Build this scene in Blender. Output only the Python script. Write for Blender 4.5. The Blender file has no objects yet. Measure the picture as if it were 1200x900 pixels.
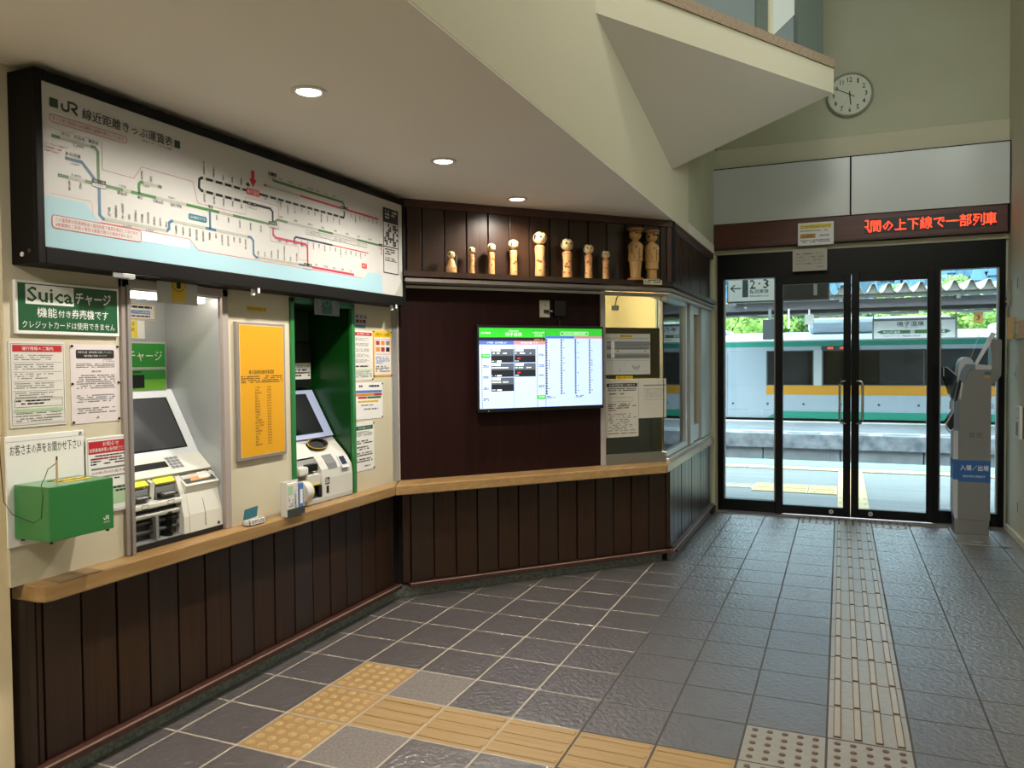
import bpy, bmesh, math, random
from mathutils import Vector, Matrix
random.seed(7)
S = bpy.context.scene
COL = S.collection
# ------------------------------------------------------------------ camera
cam = bpy.data.cameras.new('camera'); camo = bpy.data.objects.new('camera', cam); COL.objects.link(camo)
F = 916.57; yaw, pitch, roll = .397926, -.0293948, -.00881867
cam.sensor_width = 36; cam.lens = F/1200*36; cam.clip_start = .05; cam.clip_end = 600
fw = Vector((-math.sin(yaw)*math.cos(pitch), math.cos(yaw)*math.cos(pitch), math.sin(pitch)))
r0 = Vector((math.cos(yaw), math.sin(yaw), 0)); u0 = r0.cross(fw)
rr = r0*math.cos(roll)+u0*math.sin(roll); uu = -r0*math.sin(roll)+u0*math.cos(roll)
camo.matrix_world = Matrix(((rr.x, uu.x, -fw.x, 0), (rr.y, uu.y, -fw.y, 0), (rr.z, uu.z, -fw.z, 1.469442), (0, 0, 0, 1)))
S.camera = camo
# ------------------------------------------------------------------ world, sun, lamps, exposure
S.view_settings.view_transform = 'Standard'; S.view_settings.look = 'None'
S.view_settings.gamma = 1; S.view_settings.exposure = 0.0
w = bpy.data.worlds.new('world'); S.world = w; w.use_nodes = True
nt = w.node_tree; bg = nt.nodes['Background']
bg.inputs[0].default_value = (.84, .93, 1.0, 1); bg.inputs[1].default_value = 8.2
def lamp(name, kind, loc, energy, color, target=None, **kw):
    l = bpy.data.lights.new(name, kind); l.energy = energy; l.color = color
    for k, v in kw.items(): setattr(l, k, v)
    o = bpy.data.objects.new(name, l); o.location = loc; COL.objects.link(o)
    if target is not None:
        o.rotation_euler = (Vector(target)-Vector(loc)).to_track_quat('-Z', 'Y').to_euler()
    return o
SUN = lamp('sun', 'SUN', (0, 0, 20), 5.0, (1, .95, .85), angle=.08)
SUN.rotation_euler = Vector((.80, -.12, -.62)).to_track_quat('-Z', 'Y').to_euler()
# hall lighting behind and above the camera (ceiling luminaires of the waiting room), office ceiling light
lamp('hall_light', 'AREA', (-.1, -1.5, 5.3), 112, (1, .96, .90), (-.3, -.2, 0), shape='RECTANGLE', size=1.4, size_y=2.6)
lamp('hall_light', 'AREA', (-.15, 3.1, 5.35), 25, (1, .94, .78), (-.8, 3.9, 2.4), shape='RECTANGLE', size=.3, size_y=.3)
lamp('upper_window_light', 'AREA', (.2, 2.2, 5.3), 52, (.86, .97, 1.0), (.1, 7.8, 2.6), shape='RECTANGLE', size=1.8, size_y=1.2)
lamp('right_fill_light', 'AREA', (1.27, 5.2, 3.7), 20, (.90, 1.0, .94), (-1.1, 5.6, 2.7), shape='RECTANGLE', size=1.4, size_y=.7)  # fill light added to lift the dark balcony underside and side wall
lamp('room_light', 'AREA', (-1.9, .2, 2.44), 40, (1, .92, .80), (-1.9, .2, 0), shape='DISK', size=.5)
lamp('office_light', 'AREA', (-2.3, 6.3, 2.25), 85, (1, .80, .52), (-2.0, 7.8, 1.7), shape='DISK', size=.4)
# ------------------------------------------------------------------ materials
def lin(h):
    c = [int(h[i:i+2], 16)/255 for i in (0, 2, 4)]
    return tuple((x/12.92 if x <= .04045 else ((x+.055)/1.055)**2.4) for x in c)+(1,)
MATS = {}
def mat(name, hexc, rough=.5, metal=0, noise=None, bump=None, emit=None, spec=None, grain=None, coat=None):
    """noise=(scale, hex2, contrast) colour mottling, bump=(scale, strength, dist), grain=(sx,sy,sz,hex2) streaks"""
    m = bpy.data.materials.new(name); m.use_nodes = True; MATS[name] = m
    t = m.node_tree; b = t.nodes['Principled BSDF']
    b.inputs['Base Color'].default_value = lin(hexc); b.inputs['Roughness'].default_value = rough
    b.inputs['Metallic'].default_value = metal
    if spec is not None: b.inputs['Specular IOR Level'].default_value = spec
    if coat: b.inputs['Coat Weight'].default_value = coat; b.inputs['Coat Roughness'].default_value = .15
    N = t.nodes.new; L = t.links.new
    if noise or bump or grain: tc = N('ShaderNodeTexCoord')
    if grain or noise:
        mp = N('ShaderNodeMapping'); L(tc.outputs['Object'], mp.inputs[0])
        no = N('ShaderNodeTexNoise'); L(mp.outputs[0], no.inputs['Vector']); no.inputs['Detail'].default_value = 5
        oi = N('ShaderNodeObjectInfo')
        ad = N('ShaderNodeVectorMath'); ad.operation = 'MULTIPLY'; ad.inputs[1].default_value = (0, 0, 0)
        if grain:
            mp.inputs['Scale'].default_value = grain[:3]; no.inputs['Scale'].default_value = 1; h2 = grain[3]; lo, hi = .3, .7
        else:
            no.inputs['Scale'].default_value = noise[0]; h2 = noise[1]; lo, hi = .5-noise[2], .5+noise[2]
        cb = N('ShaderNodeCombineXYZ'); ml = N('ShaderNodeMath'); ml.operation = 'MULTIPLY'; ml.inputs[1].default_value = 37
        L(oi.outputs['Random'], ml.inputs[0]); L(ml.outputs[0], cb.inputs[0]); L(ml.outputs[0], cb.inputs[2])
        L(cb.outputs[0], mp.inputs['Location'])
        rp = N('ShaderNodeMapRange'); rp.inputs[1].default_value = lo; rp.inputs[2].default_value = hi; L(no.outputs['Fac'], rp.inputs[0])
        mx = N('ShaderNodeMix'); mx.data_type = 'RGBA'; mx.inputs[6].default_value = lin(hexc); mx.inputs[7].default_value = lin(h2)
        L(rp.outputs[0], mx.inputs[0]); L(mx.outputs[2], b.inputs['Base Color'])
    if bump:
        n2 = N('ShaderNodeTexNoise'); L(tc.outputs['Object'], n2.inputs['Vector']); n2.inputs['Scale'].default_value = bump[0]; n2.inputs['Detail'].default_value = 6
        bp = N('ShaderNodeBump'); bp.inputs['Strength'].default_value = bump[1]; bp.inputs['Distance'].default_value = bump[2]
        L(n2.outputs['Fac'], bp.inputs['Height']); L(bp.outputs[0], b.inputs['Normal'])
        if coat: L(bp.outputs[0], b.inputs['Coat Normal'])
    if emit:
        b.inputs['Emission Color'].default_value = lin(emit[0]); b.inputs['Emission Strength'].default_value = emit[1]
    return m
def glassmat(name, tint='F2FAFA', ior=1.5, rough=0, facmul=1.0):
    m = bpy.data.materials.new(name); m.use_nodes = True; MATS[name] = m
    t = m.node_tree; t.nodes.clear(); N = t.nodes.new; L = t.links.new
    o = N('ShaderNodeOutputMaterial'); mx = N('ShaderNodeMixShader'); tr = N('ShaderNodeBsdfTransparent'); gl = N('ShaderNodeBsdfGlossy')
    fr = N('ShaderNodeFresnel'); fr.inputs[0].default_value = ior; gl.inputs['Roughness'].default_value = rough
    tr.inputs[0].default_value = lin(tint); L(fr.outputs[0], mx.inputs[0]); L(tr.outputs[0], mx.inputs[1]); L(gl.outputs[0], mx.inputs[2]); L(mx.outputs[0], o.inputs[0])
    return m
mat('cream_wall', 'CFC8B2', .75, noise=(3, 'C4BCA4', .25), bump=(60, .15, .002))
mat('soffit_paint', 'DCD6CC', .85, bump=(90, .12, .002))
mat('green_cream_wall', 'BCBFA8', .8, noise=(2, 'B0B196', .3))
mat('beam_paint', 'C6C3AA', .75)
mat('balcony_paint', 'CCC5AE', .8)
mat('pillar_paint', 'E2D2AE', .7)
mat('right_wall_paint', 'CFCBB4', .7, noise=(2, 'C2BEA6', .3))
mat('coping_stone', 'A6917A', .9, noise=(60, '857361', .2), bump=(120, .5, .004))
mat('plank_wood', '392519', .34, grain=(60, 60, 2.2, '291911'), bump=(90, .08, .001), spec=.35)
mat('plank_wood_dark', '311F15', .34, grain=(60, 60, 2.2, '23150E'), bump=(90, .08, .001))
mat('groove_dark', '120B09', .9)
mat('ledge_wood', '4C2A22', .5, grain=(40, 40, 2, '3A1E18'))
mat('ledge_edge', 'A58A7C', .6)
mat('kerb_stone', '8C958F', .75, noise=(70, '656E69', .15), bump=(150, .4, .003))
mat('counter_wood', 'AC8A5C', .38, grain=(30, 3, 40, '947246'), coat=.25)
mat('counter_worn', '8C7150', .6, grain=(60, 4, 60, '6E583E'))
mat('burgundy_panel', '27100F', .5, spec=.15, grain=(30, 30, 1.2, '1B0A0A'))
mat('alu', 'A29D9A', .45, .5)
mat('trim_grey', '857C78', .5); mat('alu_pink', 'A69C98', .5, .1)
mat('alu_light', 'C9CCCB', .35, .6)
mat('steel', 'B4B2AC', .25, 1)
mat('brushed_steel', 'A4A6A8', .35, 1, bump=(200, .1, .001))
mat('chrome', 'D8D8D4', .12, 1)
mat('black_frame', '05090C', .3, spec=.25)
mat('black', '0B0B0C', .5)
mat('black_gloss', '0A0B0D', .12)
mat('sign_case', '0C0A09', .5, spec=.15)
mat('dark_grey', '3A3C3E', .5)
mat('mid_grey', '7C7E80', .5)
mat('light_grey', 'B8BABA', .5)
mat('recess_metal', 'B3B7BA', .45, .35)
mat('machine_white', 'D6D6CE', .4)
mat('machine_bezel', 'D3D9DF', .35)
mat('machine_blue', 'A9B4DA', .4)
mat('screen_dark', '34363A', .12)
mat('screen_black', '15181C', .1)
mat('white', 'E8E8E6', .5); mat('paper', 'D8D5D0', .7); mat('paper_pink', 'D9D0D2', .7); mat('paper_dim', 'BEB9AC', .7)
mat('map_white', 'B1B1AF', .4); mat('map_blue', '8FB2BE', .4); mat('ink', '15161A', .6); mat('grey_ink', '707274', .6)
mat('map_green', '3A6B35', .5); mat('map_navy_blue', '35607A', .5); mat('map_grey', '96998F', .5); mat('navy', '20243E', .5)
mat('map_red', 'A83238', .5); mat('crimson', 'A02848', .5); mat('red', 'B52228', .5); mat('red_text', '9A1F28', .6)
mat('deep_green', '17301C', .5); mat('sign_green', '1B5634', .35, coat=.4); mat('box_green', '2A783C', .3, coat=.5); mat('recess_green', '083E0F', .3, coat=.3)
mat('panel_green', '2E8A34', .35); mat('lime', '63A030', .4); mat('yellow', 'D9B62A', .45); mat('yellow_bright', 'DEE23A', .5); mat('board_yellow', 'D89E1E', .4)
mat('orange', 'D0862C', .5); mat('teal', '2C6474', .5); mat('pale_green', 'A9C4A0', .6); mat('blue_print', '5478B8', .5)
mat('kiosk_grey', '737371', .45, noise=(300, '858583', .3)); mat('kiosk_light', 'B8BCC0', .4); mat('kiosk_blue', '2A5FA0', .45); mat('slate_blue', '6C7A88', .4)
mat('grout_shaded', '4E4B47', .9, noise=(40, '403D3A', .3)); mat('grout', 'B5AA9A', .9, noise=(40, 'A2988A', .3))  # darker grout copy paints the joint shading on the right-hand floor
mat('tile_slate', '696364', .28, noise=(14, '5C5759', .3), bump=(38, .75, .014), spec=1.0, coat=1.0)
mat('tile_slate_warm', '5A5353', .40, noise=(14, '504A4A', .3), bump=(26, .35, .012))
mat('tile_slate_light', '857D78', .55, noise=(90, '655F5D', .2), bump=(60, .15, .004))
mat('tactile_yellow', 'A98C62', .5, grain=(3, 90, 3, '967A50'), bump=(50, .2, .003))
mat('tactile_yellow_dots', 'A48558', .5, noise=(14, '98794E', .3))
mat('tactile_ring', 'B89C6C', .5)
mat('tactile_grey', '96928A', .4, noise=(40, '88847C', .25), spec=.8)
mat('tactile_bar', '9C917E', .35, spec=.8); mat('stud_brown', '5E4A3A', .5)
mat('doll_wood', 'C49A62', .4, grain=(60, 60, 8, 'B88C54')); mat('doll_wood_dark', 'A8783E', .4, grain=(60, 60, 8, '9C6C36')); mat('doll_face', 'D2BA88', .35)
mat('lamp_glow', 'FFF6E6', .5, emit=('FFF2DC', 14)); mat('lamp_trim', 'C4BEB4', .4, .1)
mat('led_red', 'FF3010', .5, emit=('FF3A1C', 3.2)); mat('led_back', '1B1214', .4)
mat('brown_case', '5A3024', .4, grain=(4, 4, 60, '4C271D')); mat('blank_sheet', 'C4CAC8', .25)
mat('clock_face', 'B9C0A8', .4); mat('clock_rim', 'A4A69C', .4, .1)
mat('asphalt', '747B7E', .8, grain=(.6, 9, 1, '636B6E'), bump=(80, .3, .004)); mat('edge_green', '6E9A8C', .7); mat('outdoor_tactile', 'B8A67C', .7); mat('outdoor_tactile_grey', 'ABA594', .8)
mat('concrete_old', '8E9296', .9, noise=(5, '5C6168', .18), bump=(14, .5, .02)); mat('concrete_low', '8A8D90', .9, noise=(3, '6E7276', .2)); mat('line_white', 'DADAD6', .8)
mat('platform_grey', '7E868E', .85, noise=(4, '6E757C', .3)); mat('ballast', '6A625A', .95, noise=(30, '4A443E', .2), bump=(30, 1, .05)); mat('rail', '6B5A50', .4, .8)
mat('train_white', 'A6B0B8', .4, noise=(1.2, '9CA7AF', .3)); mat('train_green', '1F8C74', .4); mat('train_orange', 'C88A20', .4); mat('train_roof', 'A8B8C4', .5); mat('train_dark', '566064', .4)
mat('train_sill', '40464A', .5); mat('canopy_beam', '6F6A70', .7); mat('canopy_dark', '26282C', .7); mat('canopy_roof', '9B9A92', .6); mat('canopy_rib', '6A6A64', .6); mat('pipe_white', 'A9A7A0', .6)
mat('leaf', '6A9A3C', .6, noise=(.8, 'A0BC5C', .25)); mat('leaf_dark', '355E28', .7, noise=(.8, '4C7A36', .25)); mat('bark', '4A3A2A', .9)
mat('cedar', '3C6076', .9, noise=(.15, '547C92', .3)); mat('hill_ground', '2A4452', .95, noise=(.1, '3A5664', .2))  # distant haze painted in as blue in the forest and hill colours
mat('office_wall', 'DCC490', .8); mat('office_ceiling', 'CFC6A8', .9); mat('curtain', '8F918A', .8); mat('filler_navy', '10161C', .5)
mat('office_floor', '6A665E', .8); mat('blind_brown', '96805C', .7, noise=(20, '86714F', .3)); mat('sheet_map', 'B8B8B2', .6)
mat('plaque_orange', 'C08A3C', .5); mat('holder_wood', 'B5996C', .6); mat('notice_orange', 'C8905A', .7); mat('dispenser_white', 'CFCFC9', .5)
mat('emissive_sign_face', 'D8D9D0', .4, emit=('E4E6DC', .45)); mat('clear_plastic', '8B9296', .2); mat('yellow_line', 'E6D24A', .5); mat('tv_blue', 'B8CCFF', .5, emit=('B4CCFF', .95))
mat('tv_green', '2FBF30', .5, emit=('2FB22E', .85)); mat('tv_dark', '22262E', .5, emit=('20242C', .5)); mat('tv_slate', '586070', .5, emit=('505868', .8)); mat('tv_bl', '5068C8', .5, emit=('4C64C4', .9)); mat('tv_rose', 'C08890', .5, emit=('B87C84', .9))
mat('tv_white', 'F0FFF0', .5, emit=('E8F8E8', 1.1)); mat('tv_amber', 'E0C020', .5, emit=('D8B820', 1)); mat('tv_redtext', 'C03020', .5, emit=('C03020', .8)); mat('tv_ink', '303848', .5, emit=('202838', .3))
mat('led_orange', 'FF6040', .5, emit=('FF5A40', 1.6)); mat('reflection_white', 'D4DAD8', .3); mat('upper_pane', '7F8B8E', .15); mat('upper_frame', '59655C', .6)
glassmat('door_glass', 'EAF4F4'); glassmat('window_glass', 'D8E2E2'); glassmat('side_window_glass', 'B8C4C4', 2.0); glassmat('train_glass', 'A4AEAC', 1.7); glassmat('vinyl', 'E6EAEA', 1.3, .1); glassmat('smoke_plastic', '8E9AA2', 1.4, .05)
def M(n): return MATS[n]
# ------------------------------------------------------------------ mesh builder
TXT = {}
def glyphs(s, b=0):
    key = (s, b)
    if key not in TXT:
        c = bpy.data.curves.new('t', 'FONT'); c.body = s; c.size = 1; c.resolution_u = 1; c.space_line = .85; c.offset = b
        o = bpy.data.objects.new('t', c); m = bpy.data.meshes.new_from_object(o)
        vs = [(v.co.x, v.co.y) for v in m.vertices]; fs = [tuple(p.vertices) for p in m.polygons]
        bpy.data.objects.remove(o); bpy.data.curves.remove(c); bpy.data.meshes.remove(m)
        xs = [a for a, b in vs] or [0]; ys = [b for a, b in vs] or [0]
        TXT[key] = (vs, fs, min(xs), max(xs), min(ys), max(ys))
    return TXT[key]
class MB:
    def __init__(s): s.v = []; s.f = []; s.m = []; s.mats = []
    def mi(s, name):
        if name not in s.mats: s.mats.append(name)
        return s.mats.index(name)
    def add(s, vs, fs, m):
        b = len(s.v); s.v += [tuple(v) for v in vs]; k = s.mi(m)
        for f in fs: s.f.append(tuple(b+i for i in f)); s.m.append(k)
        return s
    def box(s, x0, x1, y0, y1, z0, z1, m):
        vs = [(x, y, z) for z in (z0, z1) for y in (y0, y1) for x in (x0, x1)]
        return s.add(vs, [(0, 2, 3, 1), (4, 5, 7, 6), (0, 1, 5, 4), (2, 6, 7, 3), (0, 4, 6, 2), (1, 3, 7, 5)], m)
    def bbox(s, x0, x1, y0, y1, z0, z1, m, b=.004):   # box with chamfered edges
        bm = bmesh.new(); bmesh.ops.create_cube(bm, size=1)
        for v in bm.verts: v.co = Vector(((x0+x1)/2+v.co.x*(x1-x0), (y0+y1)/2+v.co.y*(y1-y0), (z0+z1)/2+v.co.z*(z1-z0)))
        bmesh.ops.bevel(bm, geom=bm.edges[:], offset=b, segments=2, affect='EDGES', profile=.5)
        bm.verts.index_update(); s.add([v.co for v in bm.verts], [[v.index for v in f.verts] for f in bm.faces], m); bm.free(); return s
    def prism(s, poly, axis, a, b, m):       # polygon in the other two axes, extruded along axis
        n = len(poly); vs = []
        for t in (a, b):
            for p, q in poly: vs.append({'x': (t, p, q), 'y': (p, t, q), 'z': (p, q, t)}[axis])
        fs = [tuple(range(n)), tuple(range(2*n-1, n-1, -1))]+[(i, n+i, n+(i+1) % n, (i+1) % n) for i in range(n)]
        return s.add(vs, fs, m)
    def cyl(s, c, r, h, m, axis='z', n=20, r2=None):
        r2 = r if r2 is None else r2; vs = []
        for t, q in ((0, r), (h, r2)):
            for i in range(n):
                a = 2*math.pi*i/n; p = (q*math.cos(a), q*math.sin(a))
                d = {'z': (p[0], p[1], t), 'y': (p[0], t, p[1]), 'x': (t, p[0], p[1])}[axis]
                vs.append((c[0]+d[0], c[1]+d[1], c[2]+d[2]))
        return s.add(vs, [tuple(range(n-1, -1, -1)), tuple(range(n, 2*n))]+[(i, (i+1) % n, n+(i+1) % n, n+i) for i in range(n)], m)
    def lathe(s, prof, m, c=(0, 0, 0), n=20, axis='z'):
        vs = []
        for r, z in prof:
            for i in range(n):
                a = 2*math.pi*i/n; x, y = r*math.cos(a), r*math.sin(a)
                vs.append((c[0]+x, c[1]+y, c[2]+z) if axis == 'z' else (c[0]+x, c[1]+z, c[2]+y))
        fs = [tuple(range(n-1, -1, -1)), tuple((len(prof)-1)*n+i for i in range(n))]
        for k in range(len(prof)-1): fs += [(k*n+i, k*n+(i+1) % n, (k+1)*n+(i+1) % n, (k+1)*n+i) for i in range(n)]
        return s.add(vs, fs, m)
    def tube(s, pts, r, m, n=8):
        pts = [Vector(p) for p in pts]; vs = []; up = Vector((0, 0, 1))
        for i, p in enumerate(pts):
            d = (pts[min(i+1, len(pts)-1)]-pts[max(i-1, 0)]).normalized()
            a = d.cross(up if abs(d.z) < .9 else Vector((1, 0, 0))).normalized(); b = d.cross(a)
            for k in range(n): t = 2*math.pi*k/n; vs.append(p+a*(r*math.cos(t))+b*(r*math.sin(t)))
        fs = [tuple(range(n)), tuple(len(vs)-1-k for k in range(n))]
        for i in range(len(pts)-1): fs += [(i*n+k, (i+1)*n+k, (i+1)*n+(k+1) % n, i*n+(k+1) % n) for k in range(n)]
        return s.add(vs, fs, m)
    # flat print on an xz plane facing -y
    def rect(s, x0, x1, z0, z1, m, y=0): return s.add([(x0, y, z0), (x1, y, z0), (x1, y, z1), (x0, y, z1)], [(0, 1, 2, 3)], m)
    def poly(s, pts, m, y=0): return s.add([(a, y, b) for a, b in pts], [tuple(range(len(pts)))], m)
    def stroke(s, pts, w, m, y=0, closed=False):
        P = [Vector(p) for p in pts]; n = len(P); L = []; 
        for i in range(n):
            a = P[i-1] if (i > 0 or closed) else None; b = P[(i+1) % n] if (i < n-1 or closed) else None
            d1 = (P[i]-a).normalized() if a is not None else None; d2 = (b-P[i]).normalized() if b is not None else None
            d1 = d2 if d1 is None else d1; d2 = d1 if d2 is None else d2
            nn = Vector((-(d1.y+d2.y), d1.x+d2.x)); 
            if nn.length < 1e-6: nn = Vector((-d1.y, d1.x))
            nn.normalize(); k = max(.4, nn.dot(Vector((-d1.y, d1.x)))); L.append(nn*(w/2/k))
        vs = []
        for p, o in zip(P, L): vs += [(p.x+o.x, y, p.y+o.y), (p.x-o.x, y, p.y-o.y)]
        fs = [(2*i, 2*i+1, 2*((i+1) % n)+1, 2*((i+1) % n)) for i in range(n if closed else n-1)]
        return s.add(vs, fs, m)
    def rrect(s, x0, x1, z0, z1, r, m, w=None, y=0):
        pts = []
        for cx, cz, a0 in ((x1-r, z0+r, -90), (x1-r, z1-r, 0), (x0+r, z1-r, 90), (x0+r, z0+r, 180)):
            for k in range(5): a = math.radians(a0+22.5*k); pts.append((cx+r*math.cos(a), cz+r*math.sin(a)))
        return s.stroke(pts, w, m, y, True) if w else s.poly(pts, m, y)
    def text(s, t, x0, x1, z0, z1, m, y=0, bold=0):
        vs, fs, a, b, c, d = glyphs(t, bold); sx = (x1-x0)/max(b-a, 1e-6); sz = (z1-z0)/max(d-c, 1e-6)
        return s.add([(x0+(p-a)*sx, y, z0+(q-c)*sz) for p, q in vs], fs, m)
    def para(s, x0, x1, z0, z1, rows, m, y=0, fill=.55, dens=.8):
        h = (z1-z0)/rows; cw = h*fill*.9
        for k in range(rows):
            zt = z1-k*h; x = x0; end = x1-(random.random()*.35*(x1-x0) if random.random() < .4 else 0)
            while x < end:
                L = cw*random.choice((.8, 1.6, 2.4, 3.4)); 
                if random.random() < dens: s.rect(x, min(x+L, x1), zt-h*fill, zt, m, y)
                x += L+cw*.35
        return s
    def build(s, name, parent=None, smooth=None, mats=None):
        me = bpy.data.meshes.new(name); me.from_pydata(s.v, [], s.f)
        for n in s.mats: me.materials.append(M(n))
        me.polygons.foreach_set('material_index', s.m); me.update()
        bm = bmesh.new(); bm.from_mesh(me); bmesh.ops.recalc_face_normals(bm, faces=[f for f in bm.faces]) if s.solid else None
        bm.to_mesh(me); bm.free()
        o = bpy.data.objects.new(name, me); COL.objects.link(o)
        if smooth:
            for p in me.polygons: p.use_smooth = True
            try: me.set_sharp_from_angle(angle=math.radians(smooth))
            except Exception: pass
        if parent is not None: o.parent = parent
        return o
    solid = True
class FLAT(MB):
    solid = False
# ------------------------------------------------------------------ frames (local x to the right, y into the wall, z up)
D45 = Vector((.673, .7396)); N45 = Vector((.7396, -.673)); O45 = Vector((-2.54, 4.20))
def place(o, frame, u=0, z=0, off=0, tilt=0):
    if frame == 'left': o.location = (-2.54+off, u, z); a = math.pi/2
    elif frame == 'mid': p = O45+D45*u+N45*off; o.location = (p.x, p.y, z); a = math.atan2(D45.y, D45.x)
    elif frame == 'side': o.location = (-1.14+off, u, z); a = math.pi/2
    elif frame == 'door': o.location = (u, 7.8-off, z); a = 0
    elif frame == 'right': o.location = (1.31-off, u, z); a = -math.pi/2
    else: o.location = (u, off, z); a = 0
    o.rotation_euler = (0, tilt, a); return o
def tag(o, label=None, cat=None, group=None, kind=None):
    if label: o['label'] = label
    if cat: o['category'] = cat
    if group: o['group'] = group
    if kind: o['kind'] = kind
    return o
def thing(name, label, cat, frame='w', u=0, z=0, off=0, group=None):
    o = bpy.data.objects.new(name, None); o.empty_display_size = .05; COL.objects.link(o)
    place(o, frame, u, z, off); return tag(o, label, cat, group)
def struct(name): 
    o = bpy.data.objects.new(name, None); o.empty_display_size = .05; COL.objects.link(o); o['kind'] = 'structure'; return o
def link(src, name, parent, loc, rz=0, mats=None):
    o = bpy.data.objects.new(name, src.data if hasattr(src, 'data') else src); COL.objects.link(o); o.parent = parent; o.location = loc; o.rotation_euler = (0, 0, rz)
    return o
def mesh_only(mb, name, smooth=None):
    o = mb.build(name, None, smooth); me = o.data; bpy.data.objects.remove(o); return me
# ================================================================== THE SETTING
XW = -2.54
# ---- floor: base slab, laid tiles, tactile tiles
floor = struct('floor')
MB().box(-2.64, -.95, -4, 7.8, -.12, -.0007, 'grout').box(-.95, 1.32, -4, 7.8, -.12, -.0007, 'grout_shaded').build('floor_base', floor)
def tile_mesh(m, bev=.002, h=.009):
    t = MB(); t.bbox(-.1466, .1466, -.1466, .1466, -h, 0, m, bev); return mesh_only(t, 'tile')
def dot_mesh(m, k, dm, ring=None):
    t = MB()
    for i in range(5):
        for j in range(5):
            x, y = (i-2)*.056, (j-2)*.056
            if ring: t.lathe([(.019, -.001), (.018, .0012), (.013, .0012), (.011, .005), (.006, .006)], m, (x, y, 0), 10); 
            else: t.lathe([(.0125, -.001), (.0115, .003), (.006, .005)], dm, (x, y, 0), 10)
    return mesh_only(t, 'studs', 40)
T_A, T_B, T_C = tile_mesh('tile_slate'), tile_mesh('tile_slate_warm'), tile_mesh('tile_slate_light')
T_Y, T_YD, T_G = tile_mesh('tactile_yellow'), tile_mesh('tactile_yellow_dots'), tile_mesh('tactile_grey')
ST_Y = dot_mesh('tactile_ring', 5, 'tactile_ring', True); ST_G = dot_mesh('stud_brown', 5, 'stud_brown')
t = MB()
for j in range(4): t.bbox(-.138, .138, -.115+j*.0767-.012, -.115+j*.0767+.012, -.001, .004, 'tactile_yellow', .003)
B_Y = mesh_only(t, 'bars')
t = MB()
for j in range(4):
    x = -.112+j*.0747; t.bbox(x-.0115, x+.0115, -.137, .137, -.001, .006, 'tactile_bar', .002); t.box(x-.0145, x+.0145, -.1405, .138, -.001, .0022, 'stud_brown'); t.box(x-.0118, x+.0118, -.1405, -.136, -.001, .0058, 'stud_brown')  # brown border also paints in the bars' darker side shading
B_G = mesh_only(t, 'bars')
t = MB()
for j in range(5): x = -.115+j*.0575; t.bbox(x-.009, x+.009, -.11, .11, -.001, .005, 'stud_brown', .002)
B_S = mesh_only(t, 'bars')
GX, GY = -.0455, 3.2245
ydots = {(-7, -1), (-7, -2), (-7, -3)}; ybars = {(-6, -2), (-5, -2), (-4, -2), (-3, -2), (-2, -2)}
gdots = {(-1, -1), (0, -1), (-1, -2), (0, -2)}
for i in range(-9, 5):
    for j in range(-7, 16):
        cx, cy = GX+.3*(i+.5), GY+.3*(j+.5)
        if (Vector((cx, cy))-O45).dot(N45) < -.30 and cx < -1.2: continue     # behind the angled office wall
        if cx < -1.2 and cy > 6.0: continue
        if cy > 7.72 or cx > 1.31: continue
        if cy < 1.2 or cy < 1.35+.55*(cx+2.6)*.9: continue                     # in front of the frame's lower edge
        sub = None
        if (i, j) in ydots: me, nm, sub, sn = T_YD, 'tactile_tile', ST_Y, 'studs'
        elif (i, j) in ybars: me, nm, sub, sn = T_Y, 'tactile_tile', B_Y, 'bars'
        elif (i, j) in gdots: me, nm, sub, sn = T_G, 'tactile_tile', ST_G, 'studs'
        elif i == 0 and 0 <= j <= 13: me, nm, sub, sn = T_G, 'tactile_tile', B_G, 'bars'
        elif j == 14 and -1 <= i <= 1: me, nm, sub, sn = T_G, 'tactile_tile', B_S, 'bars'
        elif (i, j) in ((-6, -1), (-6, -3), (-8, -5)): me, nm = T_C, 'floor_tile'
        else: me, nm = T_A, 'floor_tile'
        o = link(me, nm, floor, (cx, cy, random.uniform(-.0006, .0004)))
        if sub: link(sub, sn, o, (0, 0, 0))
        if nm == 'tactile_tile': o['label'] = {T_YD: 'yellow tactile tile with round studs', T_Y: 'yellow tactile tile with long bars', T_G: 'pale grey tactile tile with raised studs or bars'}[me]
# threshold strip by the door
MB().box(-1.10, 1.31, 7.66, 7.80, -.009, .004, 'alu').build('threshold', floor)
# floor hatch frame and cap near the kiosk
hm = MB()
hm.tube([(.80, 7.0, .001), (.80, 7.22, .001)], .004, 'steel', 4).tube([(.80, 7.0, .001), (1.25, 6.98, .001)], .004, 'steel', 4).cyl((1.0, 7.1, 0), .05, .004, 'alu', n=16).cyl((1.16, 6.98, 0), .03, .004, 'dark_grey', n=14)
hm.build('floor_hatch', floor)
# ---- ceilings
ceil = struct('ceiling')
MB().box(-3.3, -1.101, -4, 7.55, 2.46, 2.54, 'soffit_paint').build('low_soffit', ceil)
MB().box(-1.2, 1.4, -4, 7.9, 5.4, 5.5, 'soffit_paint').build('high_ceiling', ceil)
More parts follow.
